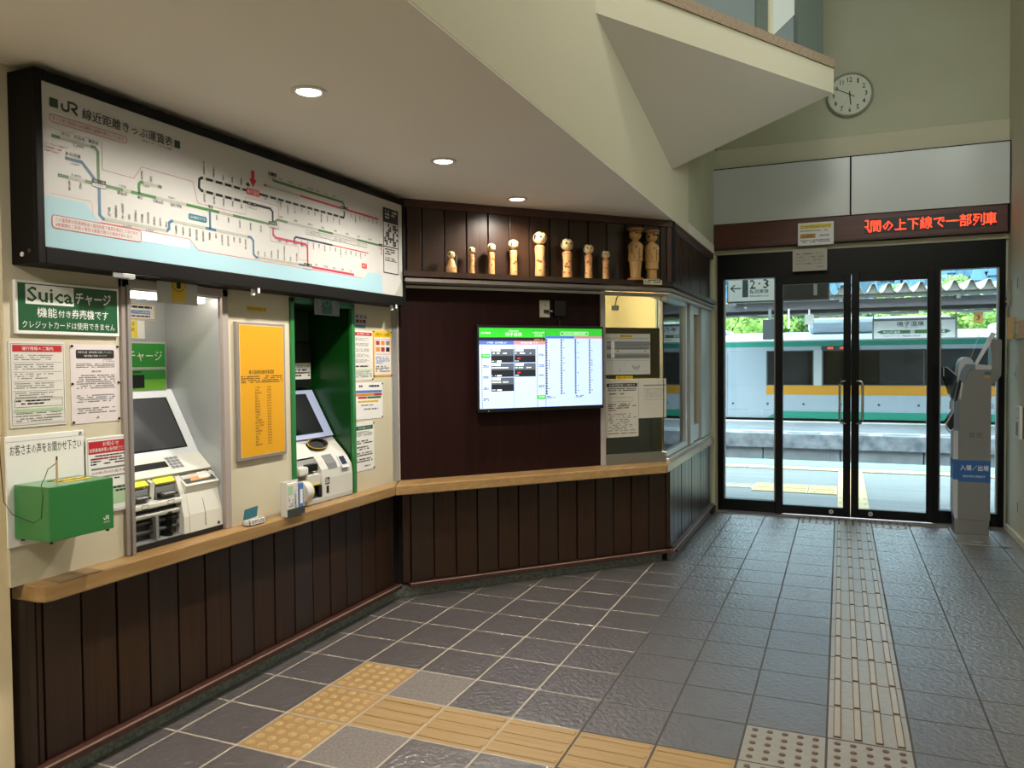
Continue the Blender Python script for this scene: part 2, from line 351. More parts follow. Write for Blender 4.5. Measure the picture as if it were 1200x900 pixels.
# ---- walls
wl = struct('wall_left')
b = MB()
b.box(-2.6, XW, 1.73, 2.178, .73, 2.46, 'cream_wall'); b.box(-2.6, XW, 2.178, 2.74, 1.80, 2.46, 'cream_wall')
b.box(-2.6, XW, 2.74, 3.18, .73, 2.46, 'cream_wall'); b.box(-2.6, XW, 3.18, 3.74, 1.797, 2.46, 'cream_wall')
b.box(-2.6, XW, 3.735, 4.14, .73, 2.46, 'cream_wall'); b.box(-2.62, -2.56, 1.78, 4.3, 0, .73, 'groove_dark')
b.build('plaster_panel', wl)
MB().box(-2.6, XW+.004, 4.135, 4.20, .73, 2.46, 'alu_light').build('corner_post', wl)
MB().box(-3.2, -2.553, 1.60, 1.735, 0, 2.46, 'pillar_paint').build('wall_end', wl)
MB().box(-2.64, -2.58, -4, 1.62, 0, 2.46, 'cream_wall').build('wall_section', wl); MB().box(-3.3, -3.2, -4, 4.6, -.1, 2.6, 'cream_wall').box(-3.2, -2.65, 1.76, 1.80, 0, 2.46, 'cream_wall').build('light_seal_wall', wl)  # outer boxes are unseen, added to seal out leaking sky light
# planks below the counter
def plank_mesh(wd, h, m, d=.014):
    t = MB(); t.bbox(-wd/2+.002, wd/2-.002, 0, d, 0, h, m, .003); return mesh_only(t, 'plank')
PL = {}
def planks(parent, frame, us, z0, z1, off, groove):
    for k in range(len(us)-1):
        wd = round(us[k+1]-us[k]-.004, 3); key = (wd, round(z1-z0, 3), k % 3 == 1)
        if key not in PL: PL[key] = plank_mesh(wd, z1-z0, 'plank_wood_dark' if key[2] else 'plank_wood')
        o = bpy.data.objects.new('wood_plank', PL[key]); COL.objects.link(o)
        place(o, frame, (us[k]+us[k+1])/2, z0, off-.001*(k*7 % 3)); o.parent = parent
pl = [1.802]+[1.83+.1492*k for k in range(16)]+[4.12]
planks(wl, 'left', pl, .10, .672, .012, 0)
b = MB(); b.bbox(-2.60, -2.495, 1.76, 4.155, .068, .098, 'ledge_wood', .004); b.box(-2.496, -2.4935, 1.76, 4.15, .092, .099, 'ledge_edge'); b.build('ledge', wl)
MB().box(-2.62, -2.55, 1.76, 4.26, 0, .068, 'kerb_stone').build('kerb', wl)
# end return of the low wall at the counter's near end
MB().box(-2.62, -2.574, 1.778, 1.80, .0, .672, 'plank_wood').build('wood_plank', wl); MB().box(-2.571, -2.526, 1.775, 1.80, .0, .672, 'plank_wood_dark').build('wood_plank', wl)
# recess 1 (grey metal) and its frame
b = MB(); b.box(-2.88, -2.86, 2.20, 2.73, .70, 1.80, 'recess_metal').box(-2.88, -2.545, 2.700, 2.712, .70, 1.78, 'recess_metal').box(-2.88, -2.545, 2.205, 2.217, .70, 1.78, 'recess_metal').box(-2.88, -2.545, 2.205, 2.71, 1.757, 1.78, 'recess_metal')
b.box(-2.88, -2.5455, 2.205, 2.712, .70, .731, 'recess_metal'); b.build('recess_lining', wl)
b = MB()
for y0, y1, z0, z1 in ((2.178, 2.214, .731, 1.80), (2.706, 2.741, .731, 1.80), (2.178, 2.741, 1.763, 1.80)): b.bbox(-2.56, -2.525, y0, y1, z0, z1, 'alu_pink', .003)
b.bbox(-2.58, -2.515, 2.196, 2.212, .731, 1.775, 'alu', .002); b.build('recess_frame', wl)
MB().bbox(-2.62, -2.58, 2.24, 2.66, 1.735, 1.752, 'lamp_glow', .003).build('recess_lamp', wl)
# recess 2 (green)
b = MB(); b.box(-2.84, -2.82, 3.18, 3.74, .70, 1.80, 'recess_green').box(-2.84, -2.545, 3.698, 3.712, .70, 1.79, 'recess_green').box(-2.84, -2.545, 3.19, 3.205, .70, 1.79, 'recess_green').box(-2.84, -2.545, 3.19, 3.71, 1.77, 1.79, 'recess_green')
b.box(-2.84, -2.5455, 3.19, 3.712, .70, .731, 'recess_green'); b.build('recess_lining', wl)
b = MB()
for y0, y1, z0, z1 in ((3.178, 3.205, .731, 1.797), (3.706, 3.735, .731, 1.797), (3.178, 3.735, 1.772, 1.797)): b.bbox(-2.57, -2.528, y0, y1, z0, z1, 'box_green', .003)
b.build('recess_frame', wl)
# ---- angled office wall
wm = struct('wall_middle')
def mid(b, name, parent=None, u=0, z=0, off=0, smooth=None): 
    o = b.build(name, None, smooth); place(o, 'mid', u, z, off); o.parent = parent or wm; return o
mid(MB().box(0.0, 1.47, 0, .05, .70, 1.99, 'burgundy_panel'), 'veneer_panel')
mid(MB().box(0, 2.05, .02, .08, 0, .70, 'groove_dark'), 'backing')
mid(MB().bbox(0, .012, -.012, .0, .73, 1.97, 'alu_pink', .002), 'edge_strip')
mid(MB().bbox(1.468, 1.506, -.014, .05, .73, 1.96, 'alu_pink', .003), 'window_post')
us = [.005, .061]+[.2143+.1475*k for k in range(12)]+[1.9865, 2.028]
planks(wm, 'mid', us, .10, .672, .052, 0)
mid(MB().box(-.05, 1.99, -.02, .06, 0, .068, 'kerb_stone').box(1.985, 1.99, -.02, .05, 0, .068, 'kerb_stone'), 'kerb', off=-.02)
mid(MB().bbox(.045, 2.07, -.078, -.02, .068, .098, 'ledge_wood', .004).box(.05, 2.065, -.0795, -.077, .0925, .099, 'ledge_edge'), 'ledge')
# upper fascia of planks with its head rail
mid(MB().box(.04, 2.05, -.085, .02, 1.98, 2.46, 'groove_dark'), 'backing')
planks(wm, 'mid', [.04]+[.14+.1475*k for k in range(13)]+[2.0], 2.015, 2.415, .099, 0)
mid(MB().bbox(.0, 2.0, -.112, -.085, 2.41, 2.46, 'ledge_wood', .004), 'head_rail')
mid(MB().bbox(1.962, 2.0, -.108, -.085, 2.015, 2.41, 'ledge_wood', .003), 'corner_stile')
# shelf (continues round the corner)
sh = [(-2.40, 4.06), (-1.12, 5.47), (-1.085, 5.52), (-1.085, 7.60), (-1.15, 7.60), (-1.15, 5.70), (-2.50, 4.21)]
MB().prism(sh, 'z', 1.982, 2.015, 'plank_wood_dark').build('shelf_board', wm)
sh2 = [(-2.40, 4.075), (-1.125, 5.485), (-1.10, 5.53), (-1.10, 7.60), (-1.15, 7.60), (-1.15, 5.70), (-2.50, 4.21)]
MB().prism(sh2, 'z', 1.952, 1.972, 'trim_grey').build('shelf_trim', wm)
MB().prism([(-2.53, 4.19), (-1.17, 5.66), (-1.12, 5.68), (-1.12, 7.60), (-1.30, 7.60), (-1.30, 5.7), (-2.56, 4.25)], 'z', 1.93, 1.946, 'alu_light').build('soffit_board', wm)
# ---- side wall of the office
ws = struct('wall_side')
MB().box(-1.22, -1.17, 5.68, 7.55, 0, .70, 'groove_dark').build('backing', ws)
planks(ws, 'side', [5.655]+[5.81+.15*k for k in range(12)]+[7.56], .10, .672, 0, 0)
b = MB(); b.bbox(-1.18, -1.103, 5.60, 7.58, .068, .098, 'ledge_wood', .004); b.box(-1.104, -1.1015, 5.61, 7.57, .09, .1, 'ledge_edge'); b.build('ledge', ws)
MB().box(-1.22, -1.14, 5.70, 7.58, 0, .068, 'kerb_stone').build('kerb', ws)
MB().box(-1.22, -1.17, 5.66, 7.56, 2.0, 2.46, 'groove_dark').build('backing', ws)
planks(ws, 'side', [5.655]+[5.81+.15*k for k in range(12)]+[7.56], 2.015, 2.415, 0, 0)
MB().bbox(-1.16, -1.112, 5.62, 7.60, 2.41, 2.47, 'ledge_wood', .004).build('head_rail', ws)
# pier between the office window and the door frame
b = MB(); b.box(-1.30, -1.145, 7.56, 7.80, 0, 2.47, 'green_cream_wall'); b.bbox(-1.16, -1.115, 7.70, 7.8, 0, 2.47, 'beam_paint', .004); b.build('plaster_pier', ws)
MB().box(-1.17, -1.11, 7.55, 7.70, 0, .06, 'dark_grey').build('pier_base', ws)
# upper wall above the soffit edge
wu = struct('wall_upper')
b = MB(); b.box(-1.2, -1.1, -4, 6.2, 2.468, 5.4, 'balcony_paint').box(-1.2, -1.125, 6.2, 7.8, 2.468, 5.4, 'green_cream_wall'); b.build('plaster_panel', wu)
# triangular balcony corner
P1, P2, P3 = Vector((-1.1, 3.703, 3.152)), Vector((-.053, 6.165, 3.38)), Vector((-1.1, 5.56, 2.81)); hz = Vector((0, 0, .176)); ch = Vector((0, 0, .062)); P3t = Vector((-1.1, 5.56+.62, 3.45)); P3u = Vector((-1.1, 6.3, 3.30))
b = MB(); b.add([P1, P2, P3, P1+hz, P2+hz, P3t], [(0, 1, 4, 3), (1, 2, 5, 4), (3, 4, 5), (0, 3, 5, 2)], 'balcony_paint').add([P1, P2, P3], [(0, 2, 1)], 'soffit_paint'); b.build('balcony_slab', wu)  # underside takes the lighter soffit paint in place of bounce light
e = (P2-P1).normalized(); sd = Vector((e.y, -e.x, 0))*.012
Q = [P1+hz-sd*6, P2+hz-sd*6+e*-.02, P2+hz+sd, P1+hz+sd]
b = MB(); b.add([q for q in Q]+[q+ch for q in Q], [(3, 2, 1, 0), (4, 5, 6, 7), (0, 1, 5, 4), (1, 2, 6, 5), (2, 3, 7, 6), (3, 0, 4, 7)], 'coping_stone'); b.build('balcony_coping', wu)
# glazed screen standing on the coping
def scr(t0, t1, z0, z1, d0, d1, m, name):
    b = MB(); a, c = P1.lerp(P2, t0)+hz+ch-sd*d0, P1.lerp(P2, t1)+hz+ch-sd*d0; a2, c2 = P1.lerp(P2, t0)+hz+ch-sd*d1, P1.lerp(P2, t1)+hz+ch-sd*d1
    U = Vector((0, 0, 1)); b.add([a+U*z0, c+U*z0, c2+U*z0, a2+U*z0, a+U*z1, c+U*z1, c2+U*z1, a2+U*z1], [(0, 3, 2, 1), (4, 5, 6, 7), (0, 1, 5, 4), (1, 2, 6, 5), (2, 3, 7, 6), (3, 0, 4, 7)], m); return b.build(name, wu)
scr(.80, .945, 0, 1.4, 1, 6, 'upper_frame', 'screen_post'); scr(.655, .672, 0, 1.4, 1, 4, 'beam_paint', 'screen_mullion'); scr(.60, .654, 0, 1.4, 2, 4, 'upper_frame', 'screen_post')
scr(.05, .60, 0, 1.4, 3, 4, 'upper_pane', 'screen_pane'); scr(.672, .80, 0, 1.4, 3.5, 4, 'upper_pane', 'screen_pane')
U = Vector((0, 0, 1)); A, B_, C_ = P1.lerp(P2, .675)+hz+ch-sd*3, P1.lerp(P2, .80)+hz+ch-sd*3+U*.22, P1.lerp(P2, .80)+hz+ch-sd*3+U*1.0
D_ = P1.lerp(P2, .675)+hz+ch-sd*3+U*1.0
b = MB(); b.add([A, B_, C_, D_]+[q-sd*.4 for q in (A, B_, C_, D_)], [(0, 1, 2, 3), (7, 6, 5, 4), (0, 4, 5, 1), (1, 5, 6, 2), (2, 6, 7, 3), (3, 7, 4, 0)], 'reflection_white'); b.build('reflection_board', wu)  # white board stands in for a bright reflection in the screen
# ---- door wall
wd_ = struct('wall_front')
b = MB(); b.box(-1.2, 1.45, 7.80, 7.95, 2.47, 5.4, 'green_cream_wall').box(-4.4, -1.105, 7.80, 7.95, 0, 5.4, 'office_wall').box(1.292, 2.2, 7.80, 7.95, 0, 2.47, 'green_cream_wall'); b.build('plaster_panel', wd_)
MB().bbox(-1.13, 1.31, 7.765, 7.80, 2.47, 3.476, 'beam_paint', .004).build('wall_beam', wd_)
MB().box(-14, -1.10, 7.951, 7.99, -.5, 5.6, 'concrete_low').box(1.29, 14, 7.951, 7.99, -.5, 5.6, 'concrete_low').box(-1.10, 1.29, 7.951, 7.99, 2.47, 5.6, 'concrete_low').build('outer_facing', wd_)
# ---- right wall
wr = struct('wall_right')
MB().box(1.31, 1.45, -4, 7.799, 0, 5.4, 'right_wall_paint').build('plaster_panel', wr)
MB().bbox(1.285, 1.31, 5.5, 7.72, 0, .055, 'beam_paint', .003).build('skirting', wr)
wb = struct('wall_back'); MB().box(-2.64, 1.45, -4.1, -4, 0, 5.4, 'cream_wall').build('plaster_panel', wb)
# ---- door and fixed lights
def glasspane(name, parent, x0, x1, z0, z1, y): return MB().box(x0, x1, y, y+.006, z0, z1, 'door_glass').build(name, parent)
fr = struct('trim_1')
b = MB()
for x0, x1, z0, z1 in ((-1.103, -1.047, 0, 2.47), (-.57, -.505, 0, 2.24), (.752, .800, 0, 2.24), (1.248, 1.292, 0, 2.47), (-1.05, 1.25, 2.235, 2.47)): b.bbox(x0, x1, 7.78, 7.90, z0, z1, 'black_frame', .003)
b.bbox(-1.05, -.57, 7.79, 7.88, 0, .112, 'black_frame', .003); b.bbox(.80, 1.25, 7.79, 7.88, 0, .115, 'black_frame', .003); b.build('door_frame', fr)
for n, x0, x1 in (('window_1', -1.047, -.57), ('window_2', .80, 1.248)):
    wn = struct(n); glasspane('pane', wn, x0, x1, .112, 2.236, 7.84)
    MB().bbox(x0, x0+.012, 7.80, 7.86, .112, 2.235, 'alu', .001).bbox(x1-.012, x1, 7.80, 7.86, .112, 2.235, 'alu', .001).build('glazing_bead', wn)
for n, x0, x1, g0, g1, hx, s in (('door_1', -.565, .085, -.50, .022, .045, -1), ('door_2', .089, .755, .154, .698, .13, 1)):
    dr = struct(n)
    b = MB(); b.bbox(x0, g0, 7.735, 7.775, .015, 2.235, 'black_frame', .003).bbox(g1, x1, 7.735, 7.775, .015, 2.235, 'black_frame', .003).bbox(g0-.001, g1+.001, 7.735, 7.775, .015, .095, 'black_frame', .003).bbox(g0-.001, g1+.001, 7.735, 7.775, 2.157, 2.235, 'black_frame', .003)
    b.build('door_leaf_frame', dr); glasspane('pane', dr, g0, g1, .095, 2.157, 7.752)
    x = hx; p = x+s*.052
    pts = [(x, 7.735, 1.262), (x, 7.69, 1.262), (x+s*.014, 7.668, 1.262), (p-s*.012, 7.662, 1.258), (p, 7.662, 1.236), (p, 7.662, .91), (p-s*.012, 7.662, .885), (x+s*.014, 7.668, .878), (x, 7.69, .878), (x, 7.735, .878)]
    o = MB().tube(pts, .011, 'chrome', 10).build('door_handle', dr, 60); o['label'] = 'curved chrome pull handle'
    MB().cyl((-.077 if s < 0 else .253, 7.735, .058), .02, -.006, 'alu_light', 'y', 18).cyl((-.077 if s < 0 else .253, 7.729, .058), .008, -.002, 'mid_grey', 'y', 12).build('lock_disc', dr)
# ---- office windows
w3 = struct('window_3')
o = MB().box(1.506, 1.995, 0, .006, .80, 1.935, 'window_glass').build('pane', None); place(o, 'mid', 0, 0, -.01); o.parent = w3
o = MB().bbox(1.506, 1.995, -.03, .03, .731, .80, 'brushed_steel', .003).build('window_sill', None); place(o, 'mid'); o.parent = w3
o = MB().bbox(1.506, 1.995, -.012, .03, 1.925, 1.95, 'alu', .002).build('window_head', None); place(o, 'mid'); o.parent = w3
w4 = struct('window_4')
MB().box(-1.196, -1.19, 5.69, 6.44, .80, 1.90, 'side_window_glass').build('pane', w4)
b = MB()
b.bbox(-1.23, -1.165, 6.43, 6.50, .76, 1.925, 'alu_light', .003).bbox(-1.22, -1.175, 6.50, 6.56, .76, 1.925, 'dark_grey', .002).bbox(-1.215, -1.15, 6.56, 6.72, .76, 1.925, 'alu_light', .003)
b.bbox(-1.23, -1.15, 7.12, 7.56, .76, 1.925, 'alu_light', .003).bbox(-1.225, -1.17, 6.72, 7.12, 1.86, 1.925, 'alu_light', .003).bbox(-1.225, -1.17, 6.72, 7.12, .76, .90, 'alu_light', .003)
b.bbox(-1.215, -1.165, 5.69, 6.43, .76, .80, 'alu_light', .003).bbox(-1.215, -1.165, 5.69, 6.43, 1.895, 1.93, 'alu_light', .003)
b.bbox(-1.17, -1.145, 5.66, 7.56, .731, .752, 'alu_light', .003)
b.build('window_frame', w4)
MB().box(-1.20, -1.196, 6.72, 7.12, .90, 1.86, 'holder_wood').build('pane', w4)  # pane coloured brown to imitate a reflection in it
# ---- office interior
of = struct('wall_office')
b = MB(); b.box(-4.4, -4.3, 4.6, 7.8, 0, 2.5, 'office_wall').box(-4.4, -2.6, 4.5, 4.6, 0, 2.5, 'office_wall').box(-4.4, -1.22, 4.5, 7.8, 2.5, 2.56, 'office_ceiling').prism([(-4.4, 4.6), (-2.30, 4.6), (-1.32, 5.72), (-1.24, 7.78), (-4.4, 7.78)], 'z', -.05, -.001, 'office_floor')
b.box(-3.0, -2.62, 4.26, 4.55, 0, 2.5, 'office_wall')
b.build('plaster_panel', of)
MB().box(-2.75, -2.3, 7.72, 7.80, 1.98, 2.02, 'beam_paint').build('wall_rail', of)
# ---- downlights in the soffit
for k, (x, y) in enumerate(((-1.793, 2.376), (-1.812, 3.461), (-1.827, 4.452))):
    o = thing('downlight', 'round recessed ceiling downlight, '+('the nearest and largest of the three, over the first ticket machine', 'middle one of the three, over the second ticket machine', 'farthest of the three, over the doll shelf')[k], 'ceiling light', 'w', x, 2.46, y, 'recessed downlights in the low ceiling')
    MB().lathe([(.064, 0), (.066, -.004), (.052, -.008), (.044, -.003), (.043, .0)], 'lamp_trim', (0, 0, 0), 28).build('trim_ring', o, 50)
    MB().cyl((0, 0, -.0035), .0435, .003, 'lamp_glow', n=28).build('diffuser', o)
    l = lamp('downlight_beam', 'SPOT', (x, y, 2.44), (88, 86, 62)[k], (1, .92, .80), (x, y, 0), spot_size=math.radians(160), spot_blend=.6, shadow_soft_size=.045)
# ================================================================== COUNTER
nose = [(-2.445, 1.80), (-2.445, 4.008), (-1.12, 5.475), (-1.11, 7.60)]
ct = thing('counter', 'long honey-coloured wooden counter running in three angled stretches under the ticket machines and windows', 'counter', 'w', -2.5, .672, 2.9)
ct.location = (0, 0, 0)
def cseg(poly, name):
    bm = bmesh.new(); vs = [bm.verts.new((x, y, z)) for z in (.672, .731) for x, y in poly]; n = len(poly)
    bm.faces.new(vs[:n][::-1]); bm.faces.new(vs[n:]); [bm.faces.new((vs[i], vs[(i+1) % n], vs[n+(i+1) % n], vs[n+i])) for i in range(n)]
    bmesh.ops.bevel(bm, geom=[e for e in bm.edges], offset=.006, segments=2, affect='EDGES', profile=.5)
    bm.verts.index_update(); t = MB(); t.add([v.co for v in bm.verts], [[v.index for v in f.verts] for f in bm.faces], 'counter_wood'); bm.free(); return t.build(name, ct)
cseg([(-2.605, 1.775), (-2.485, 1.775), (-2.455, 1.785), (-2.445, 1.815), (-2.445, 4.008), (-2.545, 4.21), (-2.545, 2.1), (-2.605, 2.1)], 'counter_segment')
cseg([(-2.445, 4.008), (-1.12, 5.475), (-1.20, 5.695), (-1.235, 5.695), (-2.545, 4.23)], 'counter_segment')
cseg([(-1.12, 5.475), (-1.11, 7.60), (-1.20, 7.60), (-1.20, 5.695)], 'counter_segment')
o = MB().bbox(-2.53, -2.4435, 1.83, 2.00, .7295, .7325, 'counter_worn', .001).build('worn_patch', ct); o['label'] = 'darker worn patch near the rounded end'
# ================================================================== FARE MAP BOARD
fb = thing('fare_map_board', 'long white railway fare map in a deep black case high on the left wall', 'sign', 'left', 1.765, 1.80)
def fch(b, name, par=None, off=0, smooth=None):
    o = b.build(name, par or fb, smooth); o.location = (-1.765, -off, -1.80) if par is None else (0, 0, 0); return o
b = MB(); b.bbox(1.762, 4.105, -.118, 0, 1.803, 2.437, 'sign_case', .004)
fch(b, 'case')
b = MB(); 
for x0, x1, z0, z1 in ((1.762, 1.79, 1.803, 2.437), (4.072, 4.105, 1.803, 2.437), (1.79, 4.072, 1.803, 1.86), (1.79, 4.072, 2.402, 2.437)): b.bbox(x0, x1, -.130, -.117, z0, z1, 'sign_case', .003)
fch(b, 'bezel')
panel = fch(MB().box(1.79, 4.072, -.124, -.1175, 1.86, 2.402, 'map_white'), 'map_panel')
f = FLAT(); y = -.1244
Zb = [(1.79, 2.029), (1.943, 2.029), (2.003, 1.969), (2.414, 1.967), (2.459, 1.928), (3.655, 1.926), (3.703, 1.969), (3.848, 1.969), (3.848, 1.861), (1.79, 1.861)]
f.poly(Zb[:3]+[(2.003, 1.861), (1.79, 1.861)], 'map_blue', y); f.poly([(2.003, 1.969), (2.414, 1.967), (2.459, 1.928), (3.655, 1.926), (3.655, 1.861), (2.003, 1.861)], 'map_blue', y); f.poly([(3.655, 1.926), (3.703, 1.969), (3.848, 1.969), (3.848, 1.861), (3.655, 1.861)], 'map_blue', y)
f.poly([(3.98, 1.861), (4.072, 1.861), (4.072, 1.96)], 'map_grey', y)
fch(f, 'map_sea_area'); 
f = FLAT(); y = -.1248
f.stroke([(2.003, 1.973), (2.414, 1.971), (2.459, 1.932), (3.65, 1.930)], .0016, 'map_red', y)
f.stroke([(2.016, 2.258), (2.016, 2.16), (2.15, 2.158), (2.186, 2.208), (2.437, 2.205), (2.462, 2.123), (2.74, 2.123), (2.74, 2.20), (2.96, 2.20), (2.96, 2.09), (2.90, 2.09), (2.90, 2.03), (3.10, 2.03), (3.10, 1.97), (3.165, 1.97)], .0014, 'map_red', y)
for x in range(24): f.rect(1.82+x*.0082, 1.824+x*.0082, 2.2565, 2.258, 'map_red', y); 
for x in range(19): f.rect(1.817+x*.0082, 1.821+x*.0082, 2.039, 2.0405, 'map_red', y)
for k in range(8): f.rect(1.972, 1.9735, 1.985+k*.0065, 1.9885+k*.0065, 'map_red', y)
W = .0115
for P in ([(1.823, 2.231), (1.987, 2.231), (1.999, 2.219), (1.999, 2.12)], [(1.844, 2.105), (2.9, 2.107), (2.953, 2.135), (3.85, 2.132)], [(2.172, 2.106), (2.172, 2.141), (2.182, 2.151), (2.279, 2.151)], [(2.911, 2.33), (2.929, 2.311), (3.471, 2.311), (3.484, 2.299), (3.484, 2.28)]): f.stroke(P, W, 'map_green', y)
for P in ([(1.872, 2.168), (1.935, 2.168), (1.984, 2.12)], [(2.001, 2.101), (2.001, 1.998), (2.014, 1.987), (2.30, 1.987), (2.311, 1.997), (2.311, 2.020), (2.324, 2.029), (2.770, 2.028), (2.785, 2.016), (2.786, 1.956), (2.80, 1.944), (3.14, 1.945)], [(2.527, 2.101), (2.527, 2.029)]): f.stroke(P, W, 'map_navy_blue', y)
fch(f, 'route_lines')
f = FLAT(); y = -.1249
for P in ([(2.747, 2.231), (2.486, 2.231), (2.472, 2.222), (2.470, 2.188), (2.483, 2.178), (2.902, 2.178), (2.918, 2.165), (2.918, 2.11)], [(2.83, 2.231), (3.457, 2.231), (3.478, 2.231), (3.484, 2.245), (3.484, 2.28)]): f.stroke(P, W, 'ink', y)
f.stroke([(3.071, 2.050), (3.071, 2.064), (3.082, 2.074), (3.375, 2.074)], W*.8, 'navy', y); f.stroke([(3.375, 2.074), (3.707, 2.073)], .005, 'map_red', y)
f.stroke([(2.86, 2.278), (3.816, 2.278)], W*.9, 'map_red', y); f.stroke([(3.843, 2.115), (3.843, 2.08)], .006, 'map_red', y)
f.stroke([(2.919, 2.095), (2.920, 2.062), (2.935, 2.050), (3.155, 2.049), (3.17, 2.037), (3.17, 1.955), (3.18, 1.943), (3.567, 1.941)], W, 'crimson', y)
y = -.1252
for x0, x1, z in ((1.853, 1.97, 2.231), (1.881, 1.945, 2.105), (2.10, 2.135, 2.106), (2.02, 2.297, 1.987), (2.331, 2.50, 2.029), (2.56, 2.748, 2.028), (2.815, 3.10, 1.9445), (2.25, 2.40, 2.106), (2.58, 2.66, 2.106), (3.02, 3.26, 2.1345), (3.38, 3.60, 2.1335), (2.192, 2.26, 2.151), (2.88, 3.12, 2.278)): f.rect(x0, x1, z-.0058, z+.0058, 'map_grey', y)
fch(f, 'route_lines')
f = FLAT(); y = -.1256
f.rect(1.819, 1.8495, 2.326, 2.356, 'deep_green', y); f.rect(2.345, 2.374, 2.320, 2.350, 'deep_green', y)
# the operator's two-letter emblem, drawn as rounded strokes
def emblem(f, x0, z0, s, m, y):
    wd = .20*s
    f.stroke([(x0, z0+.62*s), (x0, z0+.32*s), (x0+.08*s, z0+.15*s), (x0+.22*s, z0+.10*s), (x0+.42*s, z0+.10*s), (x0+.58*s, z0+.2*s), (x0+.62*s, z0+.35*s), (x0+.62*s, z0+.90*s), (x0+1.18*s, z0+.90*s), (x0+1.36*s, z0+.80*s), (x0+1.38*s, z0+.66*s), (x0+1.28*s, z0+.5*s), (x0+1.08*s, z0+.42*s), (x0+.84*s, z0+.42*s)], wd, m, y)
    f.stroke([(x0+.98*s, z0+.40*s), (x0+1.42*s, z0-.02*s)], wd*1.1, m, y)
emblem(f, 1.864, 2.323, .040, 'deep_green', y)
f.text('線近距離きっぷ運賃表', 1.940, 2.337, 2.318, 2.356, 'ink', y, .008)
f.text('(単位：円　こども半額)', 2.19, 2.33, 2.302, 2.312, 'ink', y)
f.rrect(1.818, 2.122, 2.277, 2.302, .009, 'map_red', .002, y); f.text('きっぷをご利用になる場合の運賃を表示しています。', 1.828, 2.112, 2.283, 2.296, 'red_text', y)
for k, t in enumerate(('ICカード(Suica)ご利用エリア', '外は精算機でご利用', 'ご利用できません。')): f.text(t, 1.795, (1.885, 1.858, 1.85)[k], 2.197-.0115*k, 2.205-.0115*k, 'red_text', y)
f.rrect(1.818, 2.176, 1.926, 1.969, .010, 'map_white', None, y+.0002); f.rrect(1.818, 2.176, 1.926, 1.969, .010, 'map_red', .0025, y)
f.text('この運賃表は在来線経由の最短経路で運賃を掲出しております。', 1.830, 2.166, 1.949, 1.963, 'red_text', y); f.text('※新幹線をご利用の場合は運賃が異なる場合があります。', 1.830, 2.14, 1.932, 1.946, 'red_text', y)
f.rect(2.18, 2.412, 1.932, 1.966, 'white', y)
# boxed stations
for x0, x1, z0, z1, t in ((1.973, 2.028, 2.107, 2.121, '仙　台'), (2.893, 2.949, 2.331, 2.346, '新　庄'), (2.752, 2.808, 2.170, 2.184, '古　川'), (2.890, 2.948, 2.106, 2.121, '小牛田'), (3.455, 3.515, 2.276, 2.291, '新　庄'), (3.140, 3.200, 1.942, 1.957, '石　巻'), (3.815, 3.870, 2.128, 2.142, '一ノ関')):
    f.rect(x0, x1, z0, z1, 'ink', y-.0002); f.text(t, x0+.005, x1-.005, z0+.0025, z1-.0025, 'map_white', y-.0004); f.rect(x0, x1, z0-.013, z0, 'map_white', y-.0002); f.rrect(x0, x1, z0-.013, z0, .0015, 'ink', .0012, y-.0004); f.text('1,690' if x0 < 2 else '590', x0+.012, x1-.012, z0-.0105, z0-.002, 'ink', y-.0004)
f.rect(2.747, 2.83, 2.216, 2.245, 'red', y-.0002); f.text('鳴子温泉', 2.752, 2.825, 2.220, 2.241, 'map_white', y-.0004)
f.poly([(2.779, 2.326), (2.799, 2.326), (2.799, 2.288), (2.812, 2.288), (2.789, 2.252), (2.766, 2.288), (2.779, 2.288)], 'red', y)
f.rrect(2.745, 2.768, 2.251, 2.266, .006, 'ink', None, y)
f.rrect(2.410, 2.509, 2.050, 2.074, .007, 'teal', None, y); f.text('仙石東北ライン', 2.418, 2.501, 2.056, 2.068, 'map_white', y-.0002)
f.rrect(3.157, 3.694, 2.100, 2.120, .008, 'ink', .0015, y); f.text('この路線図は簡略化しております。実際の距離とは異なりますのでご注意ください。', 3.165, 3.686, 2.105, 2.115, 'grey_ink', y)
f.rrect(3.64, 3.69, 1.985, 2.012, .006, 'red', None, y); f.text('BRT', 3.648, 3.682, 1.992, 2.005, 'map_white', y-.0002)
for t, x0, x1, z in (('北山', 1.858, 1.89, 2.241), ('北仙台', 1.905, 1.948, 2.241), ('東照宮', 1.962, 2.002, 2.241), ('あおば通', 1.872, 1.93, 2.178), ('東仙台', 2.075, 2.118, 2.086), ('岩切', 2.163, 2.187, 2.086), ('陸前山王', 2.236, 2.285, 2.086), ('国府多賀城', 2.32, 2.375, 2.086), ('塩釜', 2.516, 2.545, 2.115),
                     ('1,690', 1.905, 1.942, 2.213), ('1,690', 1.895, 1.925, 2.150), ('1,690', 1.895, 1.93, 2.112), ('1,520', 2.085, 2.115, 2.114), ('1,520', 2.19, 2.22, 2.136), ('1,500', 2.31, 2.34, 2.114), ('1,690', 2.10, 2.135, 1.972), ('1,520', 2.20, 2.235, 1.972)):
    f.text(t, x0, x1, z, z+(.013 if z > 2.2 or ',' not in t else .009), 'ink', y)
def vlab(names, x0, dx, z, up):
    for k, t in enumerate(names):
        n = len(t); h = .0115*n; z1 = z+h if up else z; x = x0+dx*k
        f.text('\n'.join(t), x-.0052, x+.0052, z1-h, z1-.001, 'ink', y)
vlab(['榴ケ岡', '宮城野原', '陸前原ノ町', '苦竹', '小鶴新田', '福田町', '陸前高砂', '中野栄', '多賀城', '下馬'], 2.04, .0285, 1.999, True)
vlab(['太子堂', '長町'], 1.885, .043, 2.096, False); vlab(['新利府', '利府'], 2.186, .042, 2.160, True)
